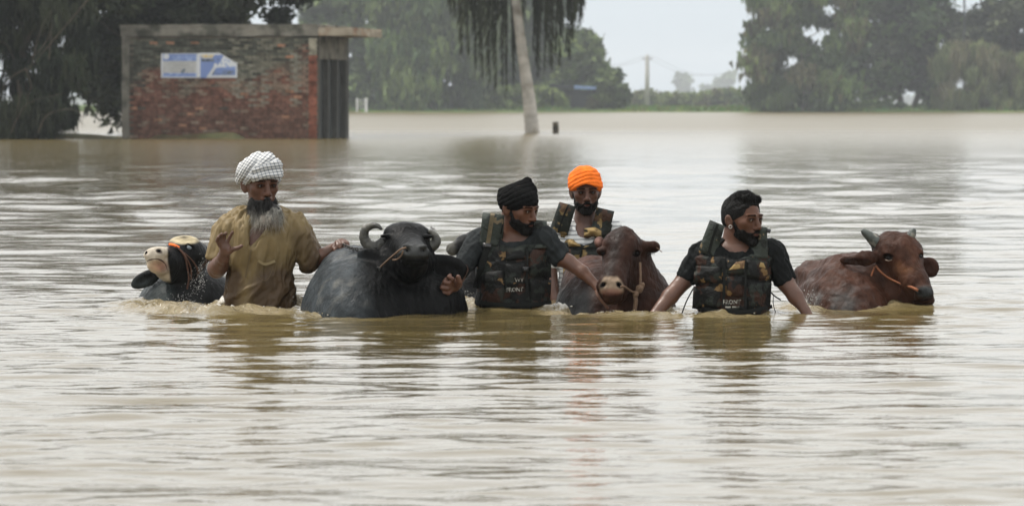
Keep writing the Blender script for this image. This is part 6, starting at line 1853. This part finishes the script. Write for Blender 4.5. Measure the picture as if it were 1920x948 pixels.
    rope('nose_rope', f, [(756, 470, -128), (752, 479, -124), (744, 486, -116), (736, 487, -112)], 1.5, m_rope, root)
    P = catmull([f.P(713, 500, -44), f.P(708, 520, -44), f.P(703, 545, -46), f.P(700, 566, -44), f.P(700, 590, -40)], 6)
    V, Q = tube_geo(P, f.r(7), 8, flat=.3); mesh_obj('halter_strap', V, Q, mat('wet_grey_strap', (.045, .047, .042), .7, var=.3, vscale=60, bump=.003, bscale=90), root)
    V, Q = polygonise(Fld().add(f.ell((700, 556, -54), 6, 6, 8)).add(f.ell((698, 568, -54), 5, 5, 7), f.r(3)).add(f.ell((703, 578, -52), 4.5, 5, 6), f.r(3)), .003)
    mesh_obj('knot', V + (vnormals(V, Q) * (.003 * fbm(V * 90, 2))[:, None]), Q, m_rope, root)
    # chains
    c1 = empty('chain', f.P(660, 463, 0), 'dark steel chain held over the large buffalo\'s back, running to its horn', 'chain')
    chain_links('link', [f.P(644, 459, 92), f.P(655, 464, 70), f.P(668, 467, 40), f.P(684, 468, 22), f.P(700, 468, 4), f.P(716, 464, -8)], f.r(9.2), f.r(1.15), m_steel, c1)
    chain_links('link', [f.P(708, 500, -48), f.P(712, 516, -50), f.P(710, 530, -50)], f.r(8), f.r(1.1), m_steel, root)
    chain_links('link', [f.P(800, 520, 4), f.P(806, 532, -2), f.P(806, 546, -4), f.P(800, 556, -4)], f.r(8), f.r(1.2), m_steel, root)
    return root

def buffalo_behind():
    f = Fig(YW(566)); root = empty('water_buffalo', f.P(860, 566, 60),
        'black water buffalo mostly hidden behind the black-turbaned man, its pale grey snout raised', 'water buffalo')
    F = Fld()
    F.add(f.ell((862, 600, 60), 84, 150, 92))
    F.add(f.cap((905, 520, 60, 50), (905, 460, 30, 32)), f.r(20))
    F.add(f.cap((905, 455, 20, 27), (872, 460, -10, 20)), f.r(12))
    F.add(f.cap((872, 460, -10, 18), (849, 467, -30, 11)), f.r(10))
    F.add(f.ell((846, 467, -30), 9, 10, 10), f.r(5))
    F.sub(f.ell((840, 464, -38), 3, 4, 3), f.r(1)); F.sub(f.cap((836, 472, -44, 1), (862, 476, -44, 1)), f.r(2))
    F.add(f.ell((884, 442, 10), 18, 8, 8, (-25, 0, 0)), f.r(6))
    def paint(V):
        px, py = to_px(V)
        k = np.clip((857 - px) / 8, 0, 1)[:, None] * (py < 490)[:, None]
        return np.array([.010, .010, .010]) * (1 - k) + np.array([.085, .082, .072]) * k
    field_obj('body', F, AV, m_buff, root, paint, lambda V, N: .003 * fbm(V * 20, 3))
    eyeball(f, (882, 446, -8), 3, m_eyeb, root)
    return root

# ---- hornless brown cow in the middle
def brown_cow():
    f = Fig(YW(583)); root = empty('brown_cow', f.P(1150, 583, 60),
        'dark brown hornless cow with pale pink muzzle, held by the black-turbaned man', 'cow')
    F = Fld()
    F.add(f.ell((1122, 606, 150), 88, 160, 124))
    F.add(f.ell((1104, 530, 190), 48, 100, 50, (-16, 0, 0)), f.r(20))
    F.add(f.ell((1205, 590, 60), 62, 90, 88), f.r(30))
    F.add(f.cap((1188, 480, 34, 34), (1200, 580, 50, 58)), f.r(20))
    F.add(f.cap((1180, 520, 20, 36), (1172, 620, 20, 44)), f.r(16))
    # head
    F.add(f.ell((1167, 462, 2), 36, 36, 32), f.r(10))
    F.add(f.ell((1172, 437, 6), 15, 16, 11), f.r(10))
    F.add(f.cap((1164, 478, -8, 33), (1151, 520, -48, 22)), f.r(10))
    F.add(f.cap((1152, 520, -48, 24), (1146, 538, -62, 23)), f.r(10))
    F.add(f.cap((1172, 500, 4, 25), (1158, 552, -34, 17)), f.r(12))
    F.add(f.ell((1146, 537, -68), 24, 14, 16), f.r(16))
    F.add(f.ell((1146, 558, -62), 20, 16, 12), f.r(6))
    F.sub(f.cap((1122, 553, -86, 2), (1168, 555, -86, 2)), f.r(3))
    for x, sg in ((1133, 1), (1160, -1)):
        F.sub(f.ell((x, 534, -90), 4.5, 16, 5.5, (30 * sg, 0, 0)), f.r(3))
    for x, d in ((1131, -14), (1194, -14)):
        F.add(f.ell((x, 470, d + 2), 10, 9, 6), f.r(6))
        F.sub(f.ell((x, 475, d - 8), 6.5, 6, 3.5), f.r(3))
    F.add(f.cap((1196, 464, 8, 12), (1226, 462, 10, 9)), f.r(8))        # ear seen end on
    F.add(f.ell((1224, 464, 8), 11, 9, 9), f.r(4)); F.sub(f.ell((1222, 470, -2), 7, 6, 4), f.r(3))
    F.add(f.ell((1124, 456, 12), 8, 10, 11, (-20, 0, 0)), f.r(5))
    def paint(V):
        px, py = to_px(V); n = fbm(V * 7, 4)
        front = V[:, 1] < f.P(0, 0, -30)[1]; front2 = V[:, 1] < f.P(0, 0, 0)[1]
        c = np.tile(np.array([.027, .0105, .006]), (len(V), 1)) * (1 + .3 * n[:, None])
        blaze = np.exp(-((px - 1152 - (470 - py) * .22) / 13) ** 2)[:, None] * (py < 525)[:, None] * .5
        c = c * (1 - blaze) + np.array([.020, .019, .018]) * blaze
        wz = 14 + 11 * np.clip((py - 517) / 16, 0, 1); mz = (np.clip((wz - np.abs(px - 1146) + 3 * n) / 5, 0, 1) * np.clip((py - 516 + 3 * n) / 5, 0, 1) * np.clip((551 - py) / 6, 0, 1))[:, None] * front[:, None]
        c = c * (1 - mz) + np.array([.25, .185, .13]) * mz
        pk = np.clip(1.3 - (((px - 1146) / 22) ** 2 + ((py - 547) / 7) ** 2), 0, 1)[:, None] * front[:, None]
        c = c * (1 - pk * .6) + np.array([.22, .10, .08]) * pk * .6
        body = np.clip((1118 - px) / 20, 0, 1)
        wetg = (np.clip((py - 505 - 25 * n) / 50, 0, 1) * body)[:, None]
        c = c * (1 - wetg) + np.array([.045, .045, .045]) * wetg
        top = (np.clip((520 - py) / 20, 0, 1) * body)[:, None]
        c = c * (1 - top) + np.array([.060, .027, .019]) * top
        pe = np.exp(-(((px - 1122) / 7) ** 2 + ((py - 452) / 8) ** 2))[:, None] * .6
        c = c * (1 - pe) + np.array([.30, .17, .14]) * pe
        for x, y, a_, b_, ro in ((1130, 534, 4.5, 6.5, 40), (1161, 534, 4.5, 6.5, -40), (1193, 475, 7, 4, 0), (1130, 475, 4, 4, 0)): c = pig(c, px, py, x, y, a_, b_, (.006, .004, .004), front2, ro)
        return c
    field_obj('body', F, AV * .92, m_brown, root, paint, lambda V, N: .004 * fbm(V * 25, 3) + .006 * fbm(V * np.array([9, 9, 3]), 3))
    for x, rr in ((1130, 40), (1161, -40)): dot_on('nostril', F, f, x, 534, 3.8, 5.6, m_groove, root, .15, 3, rr)
    dot_on('eye', F, f, 1131, 474, 3.2, 3.2, m_eyeb, root, .6); dot_on('eye', F, f, 1193, 474, 4.6, 3, m_eyeb, root, .6)
    line_on('eye_fold', F, f, [(1184, 473), (1193, 469), (1200, 472)], 1.1, m_groove, root); line_on('eye_fold', F, f, [(1184, 476), (1193, 480), (1200, 477)], 1.0, m_groove, root)
    fringe('ear_hair', f, 40, [(1212, 471, 4), (1222, 473, 4), (1229, 468, 4)], 7, -.1, .3, root, 6)
    fringe('poll_hair', f, 90, [(1160, 434, -8), (1172, 429, -8), (1184, 434, -8)], 10, .02, .4, root, 7, m_brown_hair)
    rope('ear_stick', f, [(1230, 463, 0), (1241, 472, -4)], .8, m_rope, root)
    rope('nose_rope', f, [(1164, 537, -84), (1171, 537, -78), (1181, 544, -62), (1190, 549, -44)], 2.0, m_rope, root)
    rope('cheek_rope', f, [(1200, 492, -20), (1201, 515, -30), (1200, 536, -36), (1196, 548, -40)], 2.4, m_rope, root)
    rope('lead_rope', f, [(1190, 550, -42), (1192, 565, -46), (1190, 580, -46), (1189, 592, -44)], 4, m_rope, root)
    V, Q = polygonise(Fld().add(f.ell((1199, 541, -42), 7, 7, 7)).add(f.ell((1192, 551, -44), 6, 6, 6), f.r(2)).add(f.ell((1204, 534, -38), 5, 5, 5), f.r(2)), .003)
    mesh_obj('knot', V + (vnormals(V, Q) * (.004 * fbm(V * 90, 2))[:, None]), Q, m_rope, root)
    rope('mouth_rope', f, [(1118, 545, -64), (1122, 556, -72), (1132, 568, -70), (1140, 578, -66)], 3, m_rope_br, root)
    return root
m_brown_hair = mat('brown_hair_tuft', (.035, .014, .008), .7)

# ---- bull at the right
def bull():
    f = Fig(YW(573)); root = empty('brown_bull', f.P(1620, 573, 60),
        'reddish brown bull with two short grey horns and an orange nose rope', 'bull')
    F = Fld()
    F.add(f.ell((1582, 604, 70), 98, 190, 122))
    F.add(f.ell((1522, 520, 150), 34, 60, 34), f.r(16))
    F.add(f.ell((1590, 506, 110), 60, 80, 30, (-6, 0, 0)), f.r(20))
    F.add(f.ell((1560, 530, 20), 20, 60, 50, (20, 0, 0)), f.r(24))
    F.add(f.cap((1650, 520, 26, 44), (1640, 610, 30, 56)), f.r(24))
    F.add(f.ell((1622, 560, 40), 34, 60, 60), f.r(20))
    # head
    F.add(f.ell((1684, 472, 0), 47, 38, 36, (12, 0, 0)), f.r(12))
    F.add(f.ell((1669, 441, 6), 16, 16, 9), f.r(10))
    F.add(f.cap((1692, 486, -6, 38), (1716, 528, -40, 24)), f.r(14))
    F.add(f.cap((1716, 528, -40, 25), (1730, 548, -56, 20)), f.r(10))
    F.add(f.ell((1672, 530, 6), 36, 32, 40, (-10, 0, 0)), f.r(16))
    F.add(f.cap((1680, 550, -6, 24), (1722, 562, -44, 13)), f.r(14))
    F.add(f.ell((1732, 548, -68), 18, 12, 13, (15, 0, 0)), f.r(6))
    F.add(f.ell((1735, 562, -58), 17, 14, 10), f.r(6))
    F.sub(f.cap((1722, 562, -76, 1.6), (1756, 559, -72, 1.6)), f.r(2.5))
    F.sub(f.ell((1722, 547, -84), 6, 9, 4.6, (25, 0, 0)), f.r(2.5)); F.sub(f.ell((1745, 543, -82), 4, 8, 4, (-20, 0, 0)), f.r(2.5))
    F.add(f.cap((1650, 462, 2, 15), (1638, 448, 4, 10.5)), f.r(8)); F.add(f.cap((1696, 450, 2, 13), (1706, 442, 4, 8.5)), f.r(8))
    F.add(f.ell((1666, 476, -26), 13, 9, 6, (15, 0, 0)), f.r(6)); F.sub(f.ell((1664, 482, -38), 8, 8, 3.6, (12, 0, 0)), f.r(3))
    F.add(f.ell((1724, 474, -22), 9, 9, 7), f.r(6)); F.sub(f.ell((1730, 480, -30), 5, 7, 4), f.r(3))
    F.add(f.ell((1606, 487, -30), 34, 5, 10, (-2, 0, -6)), f.r(4)); F.add(f.ell((1622, 485, -28), 24, 5, 14, (-8, 0, -6)), f.r(5)); F.sub(f.ell((1608, 491, -38), 26, 6, 7, (-2, 0, -6)), f.r(2)); F.add(f.cap((1632, 482, -24, 8), (1656, 478, -4, 10)), f.r(8))
    F.add(f.ell((1742, 500, 6), 18, 7, 20, (-30, 0, 0)), f.r(4)); F.sub(f.ell((1743, 501, -3), 12, 5, 14, (-30, 0, 0)), f.r(3))
    for i, x in enumerate((1622, 1629, 1636)):
        F.add(f.cap((x + 6, 505, -10 + i, 4), (x, 580, -18 + i * 2, 5)), f.r(4))
    def paint(V):
        px, py = to_px(V); n = fbm(V * 7, 4); n2 = fbm(V * 16 + 5, 3)
        c = np.tile(np.array([.038, .0155, .009]), (len(V), 1)) * (1 + .35 * n[:, None])
        g = (np.clip((py - 520 - 30 * n) / 40, 0, 1) * np.clip((1632 - px) / 20, 0, 1) * np.clip(.5 + n2, 0, 1) * .75)[:, None]
        c = c * (1 - g) + np.array([.062, .062, .060]) * g
        g2 = (np.clip((1545 - px) / 30, 0, 1) * np.clip(.35 + n, 0, 1) * .3)[:, None]
        c = c * (1 - g2) + np.array([.070, .052, .046]) * g2
        och = np.exp(-(((px - 1690) / 26) ** 2 + ((py - 500) / 30) ** 2))[:, None] * np.clip(n2 + .4, 0, 1)[:, None] * .7 * (V[:, 1] < f.P(0, 0, 0)[1])[:, None]
        c = c * (1 - och) + np.array([.13, .055, .018]) * och
        front = (V[:, 1] < f.P(0, 0, -44)[1])[:, None]
        mz = np.clip(1.3 - (((px - 1735) / 18) ** 2 + ((py - 547) / 13) ** 2), 0, 1)[:, None] * front
        c = c * (1 - mz) + np.array([.035, .038, .038]) * mz
        ei = (((px - 1607) / 26) ** 2 + ((py - 490) / 7) ** 2 < 1) & (V[:, 1] < f.P(0, 0, -20)[1]); c = c * np.where(ei, .45, 1)[:, None]
        for x, y, a_, b_, ro in ((1722, 547, 6.5, 4.5, 20), (1665, 482, 9, 5, 10), (1727, 480, 4, 5, 0)): c = pig(c, px, py, x, y, a_, b_, (.006, .005, .004), (V[:, 1] < f.P(0, 0, -10)[1]), ro)
        ds = np.clip(fbm(V * 20 + 8, 3) - .35, 0, 1)[:, None] * (px < 1640)[:, None]
        return c + ds * .04
    field_obj('body', F, AV, m_brown, root, paint, lambda V, N: .004 * fbm(V * 25, 3) + .007 * fbm(V * np.array([9, 9, 4]), 3) + .004 * np.sin(V @ np.array([60., 20, 38])) * (to_px(V)[0] < 1620) * (to_px(V)[1] < 555))
    horn(f, [(1650, 464, -2, 11), (1640, 452, -6, 11.5), (1630, 442, -8, 9.5), (1621, 435, -9, 7), (1616, 431, -10, 3.5)], m_horn_p, root)
    horn(f, [(1700, 450, -2, 10), (1707, 443, -4, 9.5), (1711, 435, -5, 7.5), (1714, 428, -6, 4)], m_horn_p, root)
    dot_on('eye', F, f, 1665, 481, 6.5, 4, m_eyeb, root, .55, None, 15); dot_on('eye', F, f, 1726, 479, 2.5, 3.5, m_eyeb, root, .5)
    dot_on('nostril', F, f, 1722, 547, 6, 4, m_wet, root, .5, 4, 25); dot_on('nostril', F, f, 1746, 543, 2.5, 3, m_wet, root, .5)
    line_on('mouth', F, f, [(1708, 565), (1722, 563), (1738, 562), (1750, 558)], .8, m_groove, root)
    line_on('eye_fold', F, f, [(1653, 480), (1663, 475), (1676, 480)], 1.2, m_groove, root)
    V, Q = tube_geo([f.P(1660, 487, -36), f.P(1666, 489, -37), f.P(1672, 487, -36)], f.r(1.1), 6); mesh_obj('pale_lower_lid', V, Q, mat('pale_eyelid_skin', (.17, .12, .09), .6), root)
    rope('nose_rope', f, [(1642, 498, -22), (1652, 510, -32), (1668, 522, -36), (1690, 532, -46), (1708, 538, -62), (1719, 541, -76)], 2.0, m_rope_o, root)
    rope('nose_rope', f, [(1700, 535, -56), (1711, 539, -68), (1721, 544, -78)], 2.8, m_rope_o, root)
    rope('neck_rope', f, [(1640, 500, -22), (1633, 520, -30), (1633, 545, -34), (1640, 562, -34), (1652, 580, -30)], 1.8, m_rope_o, root)
    rope('lashes', f, [(1733, 473, -26), (1741, 476, -28)], .6, m_fur, root)
    return root

# ---- calf at the left
def calf():
    f = Fig(YW(566)); root = empty('black_calf', f.P(330, 566, 40),
        'black and white calf raising its pale muzzle, in an orange noseband', 'calf')
    F = Fld()
    F.add(f.ell((345, 590, 70), 92, 140, 88))
    F.add(f.ell((396, 560, 40), 44, 70, 48), f.r(20))
    F.add(f.cap((352, 500, 10, 34), (350, 590, 30, 50)), f.r(20))
    # head, tipped back, muzzle up and to the left
    F.add(f.ell((354, 476, 0), 36, 36, 31, (12, 0, 0)), f.r(10))
    F.add(f.ell((342, 455, 0), 26, 26, 13, (-4, 0, 0)), f.r(10))
    F.add(f.cap((344, 484, -6, 32), (312, 492, -44, 25)), f.r(14))
    F.add(f.cap((312, 488, -44, 23), (293, 486, -64, 19)), f.r(10))
    F.add(f.cap((345, 508, -4, 30), (312, 508, -40, 18)), f.r(14))
    F.add(f.ell((294, 475, -70), 25, 15, 13, (-10, 0, 0)), f.r(5))
    F.add(f.ell((296, 500, -68), 21, 13, 14, (24, 0, 0)), f.r(2))
    F.add(f.cap((300, 502, -58, 12), (318, 520, -40, 9)), f.r(6))
    F.sub(f.cap((272, 497, -80, 1.8), (280, 486, -88, 1.8)), f.r(2.5)); F.sub(f.cap((280, 486, -88, 1.8), (300, 484, -88, 1.8)), f.r(2.5)); F.sub(f.cap((300, 484, -88, 1.8), (313, 500, -76, 1.8)), f.r(2.5))
    F.sub(f.ell((298, 470, -84), 5, 7, 3.6, (15, 0, 0)), f.r(2)); F.sub(f.ell((276, 472, -82), 3, 7, 4), f.r(2))
    F.add(f.ell((354, 460, -28), 11, 8, 6), f.r(6))
    F.add(f.ell((274, 523, -4), 31, 8, 15, (-27, 0, 0)), f.r(6)); F.sub(f.ell((270, 525, -13), 22, 5, 8, (-27, 0, 0)), f.r(3))
    F.add(f.cap((378, 468, 10, 10), (394, 480, 14, 8)), f.r(8))
    def paint(V):
        px, py = to_px(V); n = fbm(V * 9, 3)
        c = np.tile(np.array([.008, .0085, .0088]), (len(V), 1))
        g = (np.clip((py - 515) / 20, 0, 1) * np.clip((330 - px) / 15, 0, 1))[:, None]
        c = c * (1 - g) + np.array([.024, .030, .030]) * g
        fh = np.clip(1.5 - (((px - 344 + 6 * n) / 31) ** 2 + ((py - 447 + 6 * n) / 9) ** 2) + .5 * n, 0, 1)[:, None]
        c = c * (1 - fh) + np.array([.46, .39, .25]) * fh
        front = (V[:, 1] < f.P(0, 0, -36)[1])
        edge = 317 + (py - 480) * .10 + 3 * n
        mz = (np.clip((edge - px) / 3, 0, 1) * np.clip((530 - py) / 5, 0, 1) * front)[:, None]
        c = c * (1 - mz) + (np.array([.46, .41, .335]) * (1 + .1 * n[:, None])) * mz
        pk = np.exp(-(((px - 304) / 14) ** 2 + ((py - 500) / 10) ** 2))[:, None] * mz
        lw = (np.clip(1.3 - (((px - 294) / 20) ** 2 + ((py - 498) / 13) ** 2), 0, 1) * np.clip((py - 486) / 2, 0, 1))[:, None] * mz
        c = c * (1 - lw) + np.array([.33, .235, .15]) * lw
        c = pig(c, px, py, 298, 471, 6, 3.6, (.02, .012, .01), front * 1.0, 15)
        return c * (1 - .75 * pk) + np.array([.27, .13, .095]) * .75 * pk
    field_obj('body', F, AV * .9, m_calf, root, paint, lambda V, N: .002 * fbm(V * 22, 3))
    dot_on('eye', F, f, 354, 464, 6, 4.2, m_eyebl, root, .6, None, 20)
    dot_on('nostril', F, f, 299, 471, 7, 4, m_groove, root, .3, 3, 15); dot_on('nostril', F, f, 274, 474, 2.2, 4, m_groove, root, .4, 2, 20)
    line_on('mouth', F, f, [(271, 500), (274, 491), (282, 486.5), (293, 485), (303, 488), (310, 496), (314, 507)], 1.5, mat('dark_lip_line', (.05, .025, .018), .6, spec=.1), root)
    line_on('eye_fold', F, f, [(345, 463), (352, 457), (362, 462)], 1.2, m_groove, root)
    rope('noseband', f, [(318, 458, -34), (325, 459, -42), (336, 464, -46)], 2.6, m_rope_org, root)
    for a in ([(330, 461, -45), (342, 472, -44), (352, 488, -40), (358, 505, -36), (358, 524, -34)], [(334, 464, -46), (346, 480, -46), (351, 500, -42), (354, 522, -38), (350, 545, -36)],
              [(345, 474, -42), (358, 486, -36), (368, 500, -28), (372, 512, -24)]):
        P = catmull([f.P(*p) for p in a], 6); V, Q = tube_geo(P, f.r(3.6), 8, flat=.45); mesh_obj('noseband_strap', V, Q, m_rope_br, root)
    c = empty('chain', f.P(400, 470, 0), 'rusty chain hanging from the khaki man\'s raised hand to the calf\'s neck', 'chain')
    chain_links('link', [f.P(408, 449, -96), f.P(403, 458, -84), f.P(401, 470, -70), f.P(394, 482, -50), f.P(384, 494, -34), f.P(374, 508, -26), f.P(366, 520, -24)], f.r(7.6), f.r(1.15), m_rust, c)
    return root
buffalo(); buffalo_behind(); brown_cow(); bull(); calf()
